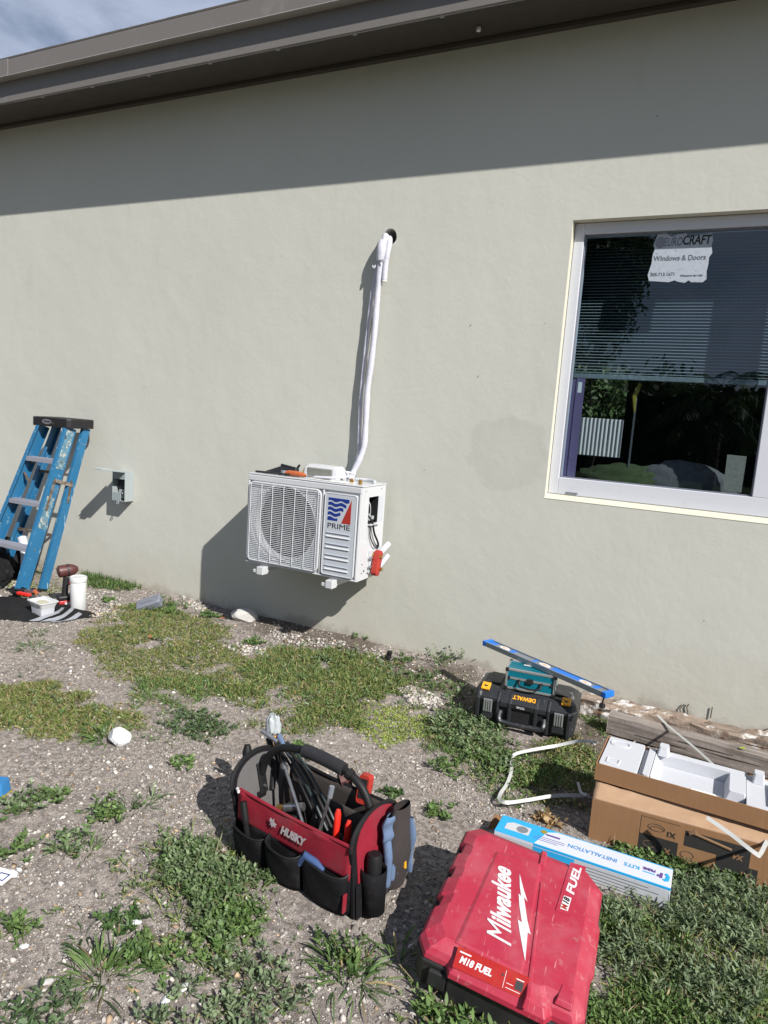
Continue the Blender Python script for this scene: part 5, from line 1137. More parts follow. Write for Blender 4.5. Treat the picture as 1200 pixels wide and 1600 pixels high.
for x in (-.208, -.115, -.060, .060, .115, .208):
    wd_ = .016 if abs(x) != .115 else .012
    part('front_rib', 'dw_black', DW, lambda b: b.loft([([(x-wd_/2, -d2-.012), (x+wd_/2, -d2-.012), (x+wd_/2, -d2+.02), (x-wd_/2, -d2+.02)], .004), ([(x-wd_/2, -d2-.012), (x+wd_/2, -d2-.012), (x+wd_/2, -d2+.02), (x-wd_/2, -d2+.02)], .118), ([(x-wd_/2, -d2+.028), (x+wd_/2, -d2+.028), (x+wd_/2, -d2+.05), (x-wd_/2, -d2+.05)], .153)]), bevel=.003)
def handle(b): b.tube(spline([(-.10, -d2-.002, .07), (-.10, -d2-.028, .045), (-.075, -d2-.030, .032), (.075, -d2-.030, .032), (.10, -d2-.028, .045), (.10, -d2-.002, .07)], 4), .011, 8)
part('handle', 'dw_black', DW, handle, smooth=True)
part('handle_recess', 'dark', DW, lambda b: b.box(-.09, .09, -d2+.0035, -d2+.0065, .03, .095))
part('centre_plate', 'dw_black', DW, lambda b: b.loft([([(-.11, -d2-.008), (.11, -d2-.008), (.11, -d2+.01), (-.11, -d2+.01)], .094), ([(-.105, -d2-.008), (.105, -d2-.008), (.105, -d2+.02), (-.105, -d2+.02)], .118), ([(-.09, -d2+.030), (.09, -d2+.030), (.09, -d2+.05), (-.09, -d2+.05)], .150)]), bevel=.003)
for x in (-.162, .162):
    part('latch', 'latch', DW, lambda b: b.box(x-.021, x+.021, -d2-.010, -d2-.001, .055, .118), bevel=.003)
    for k in range(4):
        part('latch_rib', 'latch', DW, lambda b: b.box(x-.018+k*.0105, x-.0135+k*.0105, -d2-.0135, -d2-.0102, .060, .113), bevel=.001)
    part('latch_base', 'dw_black', DW, lambda b: b.box(x-.026, x+.026, -d2-.006, -d2+.0, .020, .054), bevel=.003)
for x in (-.185, .185):
    Tt = frame((x, -d2+.042, .1545), (1, 0, 0), (0, .94, .34))
    part('corner_tab', 'dw_yellow', DW, lambda b: b.box(-.020, .020, -.022, .026, 0, .009, Tt), bevel=.002)
    part('tab_mark', 'black_print', DW, lambda b: b.prism([(-.006, -.006), (.008, -.006), (.008, .006), (.002, .001), (-.004, .008), (-.009, .002)], .0092, .0098, Tt))
Tl = frame((0, -d2+.020, .1425), (-1, 0, 0), (0, -.83, -.56))
part('lettering', 'dw_yellow', DW, lambda b: text(b, 'DEWALT', .030, Tl, bold=.0012, width=.105))
part('badge', 'dark', DW, lambda b: b.box(-.05, .05, -.009, .009, 0, .002, frame((-.01, -d2-.009, .108), (-1, 0, 0), (0, 0, -1))))
part('lettering', 'white_print', DW, lambda b: text(b, 'TSTAK', .013, frame((-.01, -d2-.012, .108), (-1, 0, 0), (0, 0, -1)), bold=.0003))
TC = thing('teal_case', 'small teal aluminium edged case standing on the black toolbox', 'case', (-.694, -.500, .171), R(7))
cw, cdp, ch = .110, .060, .099
part('body', 'teal', TC, lambda b: b.box(-cw+.002, cw-.002, -cdp+.002, cdp-.002, .002, ch-.002))
for s in (-1, 1):
    for z in (.0, ch-.011): part('edge_trim', 'alu', TC, lambda b: b.box(-cw, cw, s*cdp-(.0 if s < 0 else .010), s*cdp+(.010 if s < 0 else 0), z, z+.011), bevel=.0015)
    for y in (-1, 1): part('edge_trim', 'alu', TC, lambda b: b.box(s*cw-.005, s*cw+.005, y*cdp-.005, y*cdp+.005, .0115, ch-.0115), bevel=.0015)
    part('edge_trim', 'alu', TC, lambda b: b.box(s*cw-.006, s*cw+.002, -cdp+.011, cdp-.011, ch-.010, ch+.0008).box(s*cw-.006, s*cw+.002, -cdp+.011, cdp-.011, .0, .010), bevel=.0015)
    for y in (-1, 1):
        for z in (.006, ch-.006): part('corner_cap', 'dark', TC, lambda b: b.box(s*cw-.008, s*cw+.008, y*cdp-.008, y*cdp+.008, z-.008, z+.0085), bevel=.003)
part('lid_trim', 'alu', TC, lambda b: b.box(-cw+.009, cw-.009, -cdp-.0015, -cdp+.001, .050, .060))
part('clasp', 'dark', TC, lambda b: b.box(-.014, .014, -cdp-.010, -cdp-.002, .042, .066).box(-.058, -.044, -cdp-.006, -cdp-.002, .042, .054).box(.044, .058, -cdp-.006, -cdp-.002, .042, .054), bevel=.002)
part('handle', 'rub_black', TC, lambda b: b.tube(spline([(-.05, -cdp-.006, .046), (-.045, -cdp-.018, .030), (-.015, -cdp-.022, .024), (.015, -cdp-.022, .024), (.045, -cdp-.018, .030), (.05, -cdp-.006, .046)], 4), .0045, 8), smooth=True)
for s_ in (-1, 1): part('hinge', 'dark', TC, lambda b: b.box(s_*(cw-.011)-.005, s_*(cw-.011)+.005, -cdp-.005, -cdp, .046, .062))
part('label', 'white_print', TC, lambda b: b.box(-.045, -.01, .010, .024, ch+.0012, ch+.002) if True else None)
e0, e1 = G(763, 1003, .287), G(950, 1083, .287)
LV = thing('spirit_level', 'blue and grey spirit level lying slanted across the teal case', 'level', ((e0.x+e1.x)/2, (e0.y+e1.y)/2, .271), math.atan2(e1.y-e0.y, e1.x-e0.x)); LL = (e1-e0).length/2
part('web', 'level_grey', LV, lambda b: b.box(-LL+.012, LL-.012, -.024, .024, .006, .018))
part('flange', 'level_grey', LV, lambda b: b.box(-LL+.012, LL-.012, -.030, -.0245, 0, .024), bevel=.001)
part('flange', 'level_grey', LV, lambda b: b.box(-LL+.012, LL-.012, .0245, .030, 0, .024), bevel=.001)
for x0, x1 in ((-LL+.014, -LL+.055), (-LL+.155, -LL+.18), (-.06, -.045), (.055, .25), (LL-.075, LL-.05)): part('blue_inlay', 'level_blue', LV, lambda b: b.box(x0, x1, -.0225, .0225, .0182, .0205), bevel=.001)
for s in (-1, 1): part('end_cap', 'level_blue', LV, lambda b: b.box(s*LL-.011, s*LL+.011, -.031, .031, -.001, .025), bevel=.003)
for x in (-LL+.115, .01, LL-.12):
    part('vial_window', 'white_print', LV, lambda b: b.prism([(x+.032*math.cos(i*.524), .018*math.sin(i*.524)) for i in range(12)], .0183, .0215))
    part('vial', 'dw_yellow', LV, lambda b: b.tube([(x-.012, 0, .0205), (x+.012, 0, .0205)], .0032, 8), smooth=40)
part('hook', 'dark', LV, lambda b: b.tube([(LL-.005, -.02, -.002), (LL-.006, -.022, -.03)], .004, 6).lathe([(.003, -.05), (.014, -.045), (.012, -.03), (.003, -.028)], 8, Matrix.Translation((LL-.006, -.022, 0))))

# ------------------------------------------------------------ timbers
def timber(name, lab, c0, c1, w, h, mt, seed, z=0.):
    T_ = thing(name, lab, 'timber', (c0[0], c0[1], z), math.atan2(c1[1]-c0[1], c1[0]-c0[0])); L_ = math.hypot(c1[0]-c0[0], c1[1]-c0[1])
    def f(b):
        n = 60; prof = [(-w/2, 0), (w/2, 0), (w/2, h), (-w/2, h)]; prof2 = []
        for i in range(4):
            for k in range(4): prof2.append((prof[i][0]+(prof[(i+1) % 4][0]-prof[i][0])*k/4, prof[i][1]+(prof[(i+1) % 4][1]-prof[i][1])*k/4))
        vs = []
        for i in range(n+1):
            x = L_*i/n
            for j, (y, z_) in enumerate(prof2):
                am = .010 if mt == 'wood_rot' else .0015
                e = am*(float(vnoise(x+seed, y*3+z_*5, 16, seed))-.5)*2; e2 = am*(float(vnoise(x+seed, j*1.3, 22, seed+1))-.5)*2
                if mt == 'wood_rot' and z_ >= h*.99: e2 -= .012*max(0, float(vnoise(x, y, 7, seed+2))-.45)*2
                vs.append((x+(.006*e2*30 if i in (0, n) else 0), y+e, z_+e2 if z_ > 0 else z_))
        m = len(prof2); fs = [(i*m+j, (i+1)*m+j, (i+1)*m+(j+1) % m, i*m+(j+1) % m) for i in range(n) for j in range(m)]
        fs = [tuple(reversed(q)) for q in fs]; fs.append(tuple(range(m))); fs.append(tuple(n*m+j for j in reversed(range(m))))
        b.add(vs, fs)
    part('beam', mt, T_, f, bevel=.002 if mt != 'wood_rot' else 0, seg=1)
    for k in range(3):
        x = .08+rnd.random()*(L_*.5); 
        part('split', 'wood_crack', T_, lambda b: b.tube([(x, -w/2-.0012, h*(.35+.15*k)), (x+.10, -w/2-.0016, h*(.34+.15*k)), (x+.22, -w/2-.001, h*(.36+.15*k))], [.0008, .0022, .0008], 5))
    return T_
timber('rotten_timber', 'rotten whitish timber lying along the wall foot behind the grey timber', (-.500, -.185), (1.25, -.175), .120, .078, 'wood_rot', 3)
timber('grey_timber', 'weathered grey square timber in front of the rotten timber', (-.345, -.355), (.9, -.44), .075, .088, 'wood', 8)
o = tag(part('yellow_leaf', 'veg', None, lambda b: b.add([tuple(G(1160, 1170, .095)+Vector(v)) for v in ((-.015, 0, 0), (0, -.012, .006), (.018, 0, .004), (0, .012, .006))], [(0, 1, 2, 3)])), 'small yellow green leaf on the grey timber near the right edge', 'leaf')
ca = o.data.attributes.new('col', 'FLOAT_COLOR', 'POINT'); ca.data.foreach_set('color', [.35, .42, .05, 1]*4)

# ------------------------------------------------------------ cardboard carton with foam tray
CB = thing('cardboard_carton', 'long brown cardboard carton with black printed squares, open at the top', 'carton', (-.268, -1.302, .0), R(2.5))
bl, bd, bh = .98, .33, .187
part('front_wall', 'card', CB, lambda b: b.box(0, bl, 0, .005, 0, .150), bevel=.001)
part('back_wall', 'card', CB, lambda b: b.box(0, bl, bd-.005, bd, 0, bh), bevel=.001)
part('end_wall', 'card', CB, lambda b: b.add([(0, .0055, 0), (.005, .0055, 0), (.005, bd-.0055, 0), (0, bd-.0055, 0), (0, .0055, .149), (.005, .0055, .149), (.005, .07, bh), (0, .07, bh), (.005, bd-.0055, bh), (0, bd-.0055, bh)], [(0, 4, 7, 9, 3), (1, 2, 8, 6, 5), (0, 1, 5, 4), (4, 5, 6, 7), (7, 6, 8, 9), (3, 9, 8, 2), (0, 3, 2, 1)]))
part('end_wall', 'card', CB, lambda b: b.box(bl-.005, bl, .0055, bd-.0055, 0, bh-.001), bevel=.001)
part('bottom', 'card_dark', CB, lambda b: b.box(.006, bl-.006, .006, bd-.006, .002, .008))
def flapf(u, v):                                     # taped front flap, lifted and crumpled
    x = bl*u; s = v; cr = float(vnoise(x, s, 14, 3))-.5; cr2 = float(vnoise(x*1.5, s*.3, 24, 4))-.5
    y = .001+.066*s+.012*cr*s; z = .1505+(.034+.004*u)*s+.012*cr2*s*(1-.3*s)-.010*math.sin(u*7)*s*(1-s)
    return (x, y, z)
part('front_flap', 'card_light', CB, lambda b: b.grid(flapf, 60, 8), smooth=True, solid=.004)
TFc = frame((0, 0, 0), (1, 0, 0), (0, 0, 1))
def cl(px, py):                                      # photo point on the front face -> local (x, z)
    r = ray(px, py); a_ = R(2.5); o_ = Vector((-.268, -1.302)); n = Vector((math.sin(a_), -math.cos(a_)))
    t = ((o_.x-CP[0])*n.x+(o_.y-CP[1])*n.y)/(r[0]*n.x+r[1]*n.y); P_ = CP+r*t; return ((P_[0]-o_.x)*math.cos(a_)+(P_[1]-o_.y)*math.sin(a_), P_[2])
zs_, zm_, zt_ = .012, .090, .165
Z3 = lambda x, y: (980+x*220/1200, 1220+y*180/982)
xa = cl(*Z3(85, 580))[0]; xb = cl(*Z3(425, 600))[0]; xc = cl(*Z3(490, 480))[0]; xd = cl(*Z3(760, 640))[0]; xe = cl(*Z3(870, 640))[0]; xf = cl(*Z3(1050, 650))[0]; xg = cl(*Z3(1110, 800))[0]
za = cl(*Z3(95, 435))[1]; zb = cl(*Z3(85, 580))[1]; zt2 = cl(*Z3(500, 415))[1]; zmm = cl(*Z3(485, 550))[1]; zl = cl(*Z3(760, 760))[1]
def rect(x0, x1, z0, z1, h=.0006): return lambda b: b.prism([(x0, z0), (x1, z0), (x1, z1), (x0, z1)], .0003, h, TFc)
part('printed_square', 'card_black', CB, rect(xa, xb, max(.004, zb-.004), za))
part('printed_square', 'card_black', CB, rect(xc, xf, zmm, zt2-.003))
part('printed_square', 'card_black', CB, rect(xd, xf, .062, zmm))
part('printed_square', 'card_black', CB, rect(xd, xg, .004, .062))
part('printed_outline', 'card_black', CB, lambda b: (b.prism([(xa, za), (xa+.0012, za), (xa+.0012, za+.06), (xa, za+.06)], .0003, .0006, TFc), b.prism([(xa, za+.06), (xb, za+.06), (xb, za+.0612), (xa, za+.0612)], .0003, .0006, TFc)))
def oval(cx, cz, rx, rz, w=.0014): 
    return lambda b: b.tube([(cx+rx*math.cos(i*.2618), -.0008, cz+rz*math.sin(i*.2618)) for i in range(25)], w/2, 4, caps=False)
part('printed_coil', 'card_black', CB, oval(xa+.05, za+.032, .026, .012)); part('printed_coil', 'card_black', CB, oval(xa+.052, za+.028, .020, .008))
part('printed_coil', 'card_dark', CB, oval(xa+.035, (za+zb)/2, .020, .011)); part('printed_rod', 'card_dark', CB, lambda b: b.tube([(xc+.015, -.001, zmm+.052), (xd+.04, -.001, zmm+.030)], .0042, 6).tube([(xc+.012, -.001, zmm+.046), (xc+.03, -.001, zmm+.058)], .006, 6))
part('printed_coil', 'card_black', CB, oval(xb+.03, zmm-.03, .020, .012))
for s_, x, z, mt in (('X1', xa+.095, za+.022, 'card_black'), ('X1', xa+.085, (za+zb)/2-.008, 'card'), ('X4', xf-.035, zmm+.012, 'card'), ('X1', xg-.035, .036, 'card'), ('X1', xb+.07, zmm-.052, 'card_black')):
    part('lettering', mt, CB, lambda b: text(b, s_, .024, frame((x, -.0009, z), (-1, 0, 0), (0, 0, -1)), bold=.0008, thick=.0004))
part('pack_parts', 'paper', CB, lambda b: b.box(.30, .40, .10, .14, .10, .21).box(.43, .50, .09, .13, .1, .205), bevel=.003)
part('packed_hose', 'level_grey', CB, lambda b: b.tube(spline([(.40, .10, .19), (.52, .10, .205), (.66, .11, .20)]), .022, 10), smooth=True)
part('wire_loop', 'white_print', CB, lambda b: b.tube(spline([(.50, .07, .20), (.49, .075, .225), (.52, .08, .23), (.60, .08, .20)]), .003, 6), smooth=True)
# cardboard tray holding the foam
t0 = G(931, 1192, .250); t1 = G(949, 1148, .250)
TR = thing('foam_tray', 'shallow brown cardboard tray set on top of the open carton', 'tray', (t0.x, t0.y, .190), R(-1))
td = (t1-t0).length
part('floor', 'card_dark', TR, lambda b: b.box(.003, .80, .003, td, 0, .004), bevel=.001)
part('front_wall', 'card', TR, lambda b: b.box(0, .80, -.002, .002, 0, .062), bevel=.0012)
part('back_wall', 'card', TR, lambda b: b.box(0, .80, td+.001, td+.005, 0, .050), bevel=.0012)
part('end_wall', 'card', TR, lambda b: b.box(-.001, .003, .003, td, 0, .060), bevel=.0012)
FM = thing('foam_insert', 'white moulded styrofoam insert lying in the cardboard tray', 'foam insert', (t0.x, t0.y, .1945), R(-1))
def foamf(b):
    y0, y1 = .005, td-.004
    b.box(.006, .79, y0, y1, 0, .012)
    b.loft([(rrect(.006, .136, y0, y1, .006, 2), .0121), (rrect(.008, .134, y0+.002, y1-.002, .006, 2), .056)])
    b.box(.1365, .149, y0, y1, .0121, .040).loft([(rrect(.1495, .176, y0, y1-.02, .006, 2), .0121), (rrect(.1515, .174, y0+.002, y1-.022, .006, 2), .060)])
    b.box(.1765, .47, y1-.034, y1-.001, .0121, .054).box(.1765, .80, y0, y0+.012, .0121, .046)
    b.add([(.1766, y0+.0125, .0125), (.1766, y1-.0345, .0125), (.1766, y1-.0345, .058), (.1766, y0+.0125, .058), (.205, y0+.0125, .0125), (.205, y1-.0345, .0125)], [(0, 4, 5, 1), (3, 2, 5, 4), (0, 3, 4), (1, 5, 2), (0, 1, 2, 3)])
    b.loft([(rrect(.405, .470, y0+.065, y1-.036, .005, 2), .0121), (rrect(.418, .468, y0+.070, y1-.038, .005, 2), .055)])
    b.box(.4705, .79, y0+.0125, y1-.001, .0121, .046).box(.54, .60, y0+.04, y1-.05, .0465, .060)
part('block', 'styro', FM, foamf, bevel=.005, seg=3)
part('post', 'styro', FM, lambda b: b.loft([(rrect(.180, .220, td-.062, td-.014, .006), .0545), (rrect(.185, .215, td-.055, td-.018, .006), .088)]), bevel=.003, seg=2)
part('post', 'styro', FM, lambda b: b.loft([(rrect(.488, .526, td-.062, td-.014, .006), .0465), (rrect(.492, .522, td-.055, td-.018, .006), .080)]), bevel=.003, seg=2)
part('ridge', 'styro', FM, lambda b: b.box(.20, .212, .02, td-.02, .0565, .064), bevel=.003) if False else None
part('recess', 'kit_grey', FM, lambda b: b.tube([(.045, td*.80, .0558), (.10, td*.75, .0558)], .0035, 8)) if False else None
def rimring(x0, x1, y0, y1, r, h): return lambda b: b.tube([(x, y, h) for x, y in rrect(x0, x1, y0, y1, r)+[(x1, y1-r)]], .004, 6, caps=False)
part('moulded_ring', 'styro', FM, rimring(.020, .086, td*.70, td*.86, .018, .056), smooth=True)
part('moulded_ring', 'styro', FM, rimring(.030, .070, td*.12, td*.26, .004, .056), smooth=True)
# straps
def strap(name, lab, pts_, w=.013, n=None):
    o = MB(); ribbon(o, spline(pts_, 8), w, n, .0012); return tag(o.build(name, 'strap', None), lab, 'strap')
strap('packing_strap', 'white packing strap looping left of the carton over the grass', [G(934, 1160, .17), G(905, 1158, .10), G(870, 1165, .06), G(830, 1172, .05), G(806, 1178, .05), G(800, 1186, .035), G(799, 1205, .02), G(792, 1225, .015), G(782, 1240, .02), G(781, 1249, .03), G(792, 1254, .035), G(825, 1250, .03), G(870, 1243, .03), G(922, 1243, .03)], n=(.2, -.7, .5))
strap('packing_strap', 'short strap offshoot beside the carton corner', [G(917, 1242, .045), G(908, 1238, .04), G(903, 1222, .05)], .010, (.2, -.6, .5))
strap('packing_strap', 'straight grey white strap crossing the grey timber behind the foam', [G(1027, 1117, .098), G(1045, 1135, .10), G(1085, 1168, .14), G(1128, 1207, .22)], .014)
strap('packing_strap', 'folded strap across the front flap of the carton', [G(1104, 1277, .245), G(1140, 1302, .22), G(1180, 1333, .19), G(1188, 1334, .17), G(1200, 1312, .16), G(1215, 1290, .17)], .012, (0, -.8, .5))

# ------------------------------------------------------------ blue and white kit carton
KB = thing('kit_box', 'slim white and blue installation kit box with upside down print lying behind the red case', 'box', (-.262, -1.498, .003), R(.5))
kl, kd, kh = .27, .052, .072
part('carton', 'kit_white', KB, lambda b: b.box(-kl, kl, -kd, kd, 0, kh), bevel=.0015)
part('blue_end', 'kit_blue', KB, lambda b: b.prism([(-kl, -kd), (-kl+.13, -kd), (-kl+.155, kd-.02), (-kl+.19, kd), (-kl, kd)], kh+.0003, kh+.0008))
part('blue_line', 'kit_blue', KB, lambda b: b.box(-kl+.13, kl, -kd-.0006, -kd+.003, kh-.006, kh+.0005).box(-kl+.19, kl, kd-.003, kd+.0005, kh-.004, kh+.0005))
part('front_print', 'kit_grey', KB, lambda b: b.box(-kl, kl-.004, -kd-.0008, -kd-.0003, .004, kh-.008))
part('front_blue', 'kit_blue', KB, lambda b: b.box(-kl+.13, -kl+.26, -kd-.0014, -kd-.0009, .02, kh-.008))
for k in range(5): part('print_line', 'card_black', KB, lambda b: b.box(.02-.01*(k % 2), kl-.03-.03*(k % 3), -kd-.0014, -kd-.0009, .012+k*.010, .0132+k*.010))
def pic(b): b.prism([(-kl+.025, -.022), (-kl+.105, -.022), (-kl+.105, .022), (-kl+.045, .026), (-kl+.025, .012)], kh+.001, kh+.0016)
part('unit_picture', 'ac_white', KB, pic); part('fan_picture', 'level_grey', KB, lambda b: b.lathe([(.019, kh+.0017), (.019, kh+.0022)], 20, Matrix.Translation((-kl+.080, 0, 0))))
part('seal', 'yellow', KB, lambda b: b.lathe([(.011, kh+.001), (.011, kh+.0016)], 9, Matrix.Translation((-kl+.145, .028, 0))))
Tk = lambda x, y: frame((x, y, kh+.0010), (-1, 0, 0), (0, -1, 0))
part('lettering', 'kit_deep', KB, lambda b: text(b, 'INSTALLATION', .026, Tk(.035, .0), bold=.0003, width=.15, thick=.0004))
part('lettering', 'kit_blue', KB, lambda b: text(b, 'KITS', .026, Tk(.155, .0), bold=.0003, width=.045, thick=.0004))
part('lettering', 'kit_violet', KB, lambda b: text(b, 'PRIME', .018, Tk(.205, .010), bold=.0008, width=.036, thick=.0004))
part('fine_print', 'kit_blue', KB, lambda b: b.box(.188, .222, -.010, -.006, kh+.0009, kh+.0013))
part('emblem', 'kit_blue', KB, lambda b: b.prism([(.252, -.026), (.262, -.020), (.264, .004), (.256, .018), (.248, .012), (.254, .002), (.252, -.012), (.243, -.018)], kh+.001, kh+.0015))
part('emblem_mark', 'kit_violet', KB, lambda b: b.prism([(.236, -.016), (.243, -.014), (.244, .012), (.237, .012)], kh+.001, kh+.0015).prism([(.228, -.012), (.235, -.010), (.236, .0), (.229, .0)], kh+.001, kh+.0015))
part('fine_print', 'kit_violet', KB, lambda b: b.box(-.115, -.07, .014, .022, kh+.0009, kh+.0013).box(-.14, -.05, -.003, -.0015, kh+.0009, kh+.0013).box(-.15, -.05, -.013, -.0115, kh+.0009, kh+.0013).box(-.15, -.07, -.023, -.0215, kh+.0009, kh+.0013))
o = thing('cardboard_scrap', 'torn brown cardboard corner sticking out behind the red case', 'cardboard', tuple(G(775, 1285, .03)), R(30)); part('sheet', 'card', o, lambda b: b.add([(-.03, 0, -.03), (.02, 0, -.03), (.025, .004, .012), (-.005, .004, .028)], [(0, 1, 2, 3)]), solid=.003)
p = G(855, 1285, .0); o = veg('dead_leaf_pile', 'curled tan dead leaves between the kit box and the carton', 'leaves', None, strips(np.array([p])+rng.normal(0, .018, (60, 3))*[1.3, 1, .4]+[0, 0, .015], rng.normal(0, 1, (60, 3))*[1, 1, .5], rng.uniform(.02, .04, 60), rng.uniform(.010, .018, 60), .2, cols(60, (.30, .19, .09), (.38, .27, .14), 0)), kind='stuff')
for i, (x, y) in enumerate(((462, 1000-62), (465, 945), (330, 1005), (545, 1023))): pass
lvs = [(230, 1002, 'orange brown dead leaf on the sunlit turf left of centre'), (343, 972, 'reddish leaf at the edge of the turf near the stone'), (487, 1043, 'tan leaf on the green turf below the condenser'), (140, 975, 'brown leaf on the turf beside the jacket')]
for x, y, lab in lvs:
    p = G(x, y); veg('dead_leaf', lab, 'leaf', None, strips(np.array([[p.x, p.y, .03]]), np.array([[1., .3, .3]]), np.array([.04]), np.array([.022]), .3, np.array([[.42, .16, .07]]), flatup=2))

# ------------------------------------------------------------ open tool bag
BG0 = Vector((-.985, -1.925, .004)); BA = R(-9)
BG = thing('tool_bag', 'open black and red nylon tool bag with padded arch handle full of tools', 'tool bag', tuple(BG0), BA)
BM_ = MW[BG.name]
hl_, hd2 = .225, .115
part('base', 'bag_black', BG, lambda b: b.loft([(rrect(-hl_, hl_, -hd2, hd2, .02), 0), (rrect(-hl_-.004, hl_+.004, -hd2-.004, hd2+.004, .02), .03)]), bevel=.003)
def sheet(x0, x1, yb, yt, z0, z1, amp, seed, sag=0.):
    def f(u, v):
        x = x0+(x1-x0)*u; z = z0+(z1-z0)*v; y = yb+(yt-yb)*v+amp*(float(vnoise(x*3, z*3, 6, seed))-.5)*2*v
        return (x, y, z-sag*math.sin(u*math.pi)*v+amp*.5*(float(vnoise(x, 3, 9, seed+1))-.5)*v)
    return lambda b: b.grid(f, 24, 8)
part('front_panel', 'bag_black', BG, sheet(-hl_, hl_, -hd2, -hd2-.006, .02, .125, .004, 2), solid=.006, smooth=60)
part('front_band', 'bag_red', BG, sheet(-hl_+.004, hl_-.002, -hd2-.006, -hd2-.002, .118, .215, .006, 5, .006), solid=.007, smooth=60)
part('back_panel', 'bag_brown', BG, sheet(-hl_, hl_, hd2, hd2+.004, .02, .225, .006, 8, .006), solid=.008, smooth=60)
part('back_rim', 'bag_black', BG, lambda b: b.tube([(x, hd2+.004, .226-.006*math.sin((x+hl_)/(2*hl_)*math.pi)) for x in np.linspace(-hl_, hl_, 14)], .006, 8), smooth=True)
part('front_rim', 'bag_red', BG, lambda b: b.tube([(x, -hd2-.003, .216-.006*math.sin((x+hl_)/(2*hl_)*math.pi)) for x in np.linspace(-hl_+.004, hl_-.002, 14)], .005, 8), smooth=True)
part('inner_divider', 'bag_brown', BG, sheet(-hl_+.02, hl_-.02, .055, .06, .02, .19, .006, 12), solid=.005, smooth=60)
arch = [(-hd2-.004, .01), (hd2+.004, .01), (hd2+.006, .20)]+[((hd2+.004)*math.cos(a_), .205+.076*math.sin(a_)) for a_ in np.linspace(.15, math.pi-.15, 13)]+[(-hd2-.006, .20)]
def shk(x): return .28 if x < 0 else .10
def arcT(x): return Matrix(((0, -shk(x), 1, x+.105*shk(x)), (1, 0, 0, 0), (0, 1, 0, 0), (0, 0, 0, 1)))
inner = [(y*.88, .012+(z-.01)*.955) for y, z in arch]
for s in (-1, 1):
    x = s*(hl_+.004)
    part('end_panel', 'bag_black', BG, lambda b: b.prism(arch, -.006, .006, arcT(x)), bevel=.003)
    part('end_lining', 'bag_grey' if s < 0 else 'bag_black', BG, lambda b: b.prism(inner, .0062, .0080, arcT(x) if s < 0 else arcT(x) @ Matrix.Diagonal((1, 1, -1, 1))))
    part('end_piping', 'rub_black', BG, lambda b: b.tube([(x+(.105-z)*shk(x), y, z) for y, z in arch[2:]], .0065, 8), smooth=True)
part('end_patch', 'bag_red', BG, lambda b: b.prism([(y*.86, z) for y, z in arch[2:]]+[(-hd2*.86, .09), (hd2*.86, .09)], .0062, .0085, arcT(hl_+.004)))
part('end_skirt', 'bag_black', BG, lambda b: b.prism([(-hd2, .01), (hd2, .01), (hd2, .12), (-hd2, .105)], .0088, .014, arcT(hl_+.004)), bevel=.003)
def pouch(x0, x1, z0, z1, bulge, lean=0.0):
    def f(u, v):
        a_ = u*math.pi; x = (x0+x1)/2-(x1-x0)/2*math.cos(a_)*(1-.05*(1-v)); k = math.sin(a_)**.55; z = z0+(z1-z0)*v
        pr = bulge*(.45+.55*v**.7)
        return (x, -hd2-.006-pr*k+.002*math.sin(u*9+v*5), z-.012*k*v)
    return f
for i, (x0, x1, z1, bu) in enumerate(((-.222, -.085, .122, .038), (-.080, .055, .130, .045), (.060, .218, .138, .030))):
    pf = pouch(x0, x1, .012, z1, bu)
    part('pocket', 'bag_black', BG, lambda b: b.grid(pf, 20, 8), solid=.004, smooth=60)
    part('pocket_trim', 'rub_black', BG, lambda b: b.tube([pf(u, 1) for u in np.linspace(0, 1, 21)], .0035, 6), smooth=True)
    part('pocket_floor', 'bag_black', BG, lambda b: b.loft([([(p[0], p[1]) for p in (pf(u, 0) for u in np.linspace(.02, .98, 12))]+[(x1-.003, -hd2-.007), (x0+.003, -hd2-.007)][0:0], .010), ([(p[0], p[1]) for p in (pf(u, 0) for u in np.linspace(.02, .98, 12))], .014)]))
part('side_pocket', 'bag_black', BG, lambda b: b.tube([(hl_+.042, -.062, .02), (hl_+.038, -.062, .10), (hl_+.036, -.062, .145)], [.032, .034, .036], 14, caps=False), smooth=True, solid=.003)
part('flap_label', 'bag_grey', BG, lambda b: b.box(.10, .185, -hd2-.042, -hd2-.039, .055, .105), bevel=.002) if False else None
part('side_tab', 'bag_red', BG, lambda b: b.box(.217, .2225, -hd2-.028, -hd2-.012, .03, .085), bevel=.002)
part('clip', 'white_print', BG, lambda b: b.tube([(-hl_-.01, -hd2-.002, .212), (-hl_+.008, -hd2-.012, .212)], .005, 8))
# handle: tube arch and foam grip
HP = [(-.245, 0, .215), (-.228, .0, .268), (-.175, .0, .322), (-.085, 0, .350), (.005, 0, .354), (.100, 0, .345), (.158, 0, .316), (.194, 0, .258), (.201, 0, .205)]
hs = spline(HP, 6)
part('handle_tube', 'rub_black', BG, lambda b: b.tube(hs, .0125, 12), smooth=True)
part('handle_grip', 'foam_grip', BG, lambda b: b.tube([p for p in hs if -.075 < p.x < .100], .0205, 14), smooth=50)
part('handle_collar', 'rub_black', BG, lambda b: b.tube([(.102, 0, .345), (.116, 0, .338)], .0175, 12))
for s in (-1, 1):
    part('handle_bracket', 'rub_black', BG, lambda b: b.bar((s*.216+(.105-.15)*shk(s)-.002, 0, .15), (s*.216+(.105-.245)*shk(s)-.002, 0, .245), .032, .008, (1, 0, 0)), bevel=.003)
    for z in (.175, .235): part('rivet', 'steel', BG, lambda b: b.tube([(s*.213+(.105-z)*shk(s), 0, z), (s*.213+(.105-z)*shk(s)-s*.008, 0, z)], .005, 8))
Th = lambda x, z, y=-hd2-.0155: frame((x, y, z), (1, 0, -.02), (0, .04, 1))
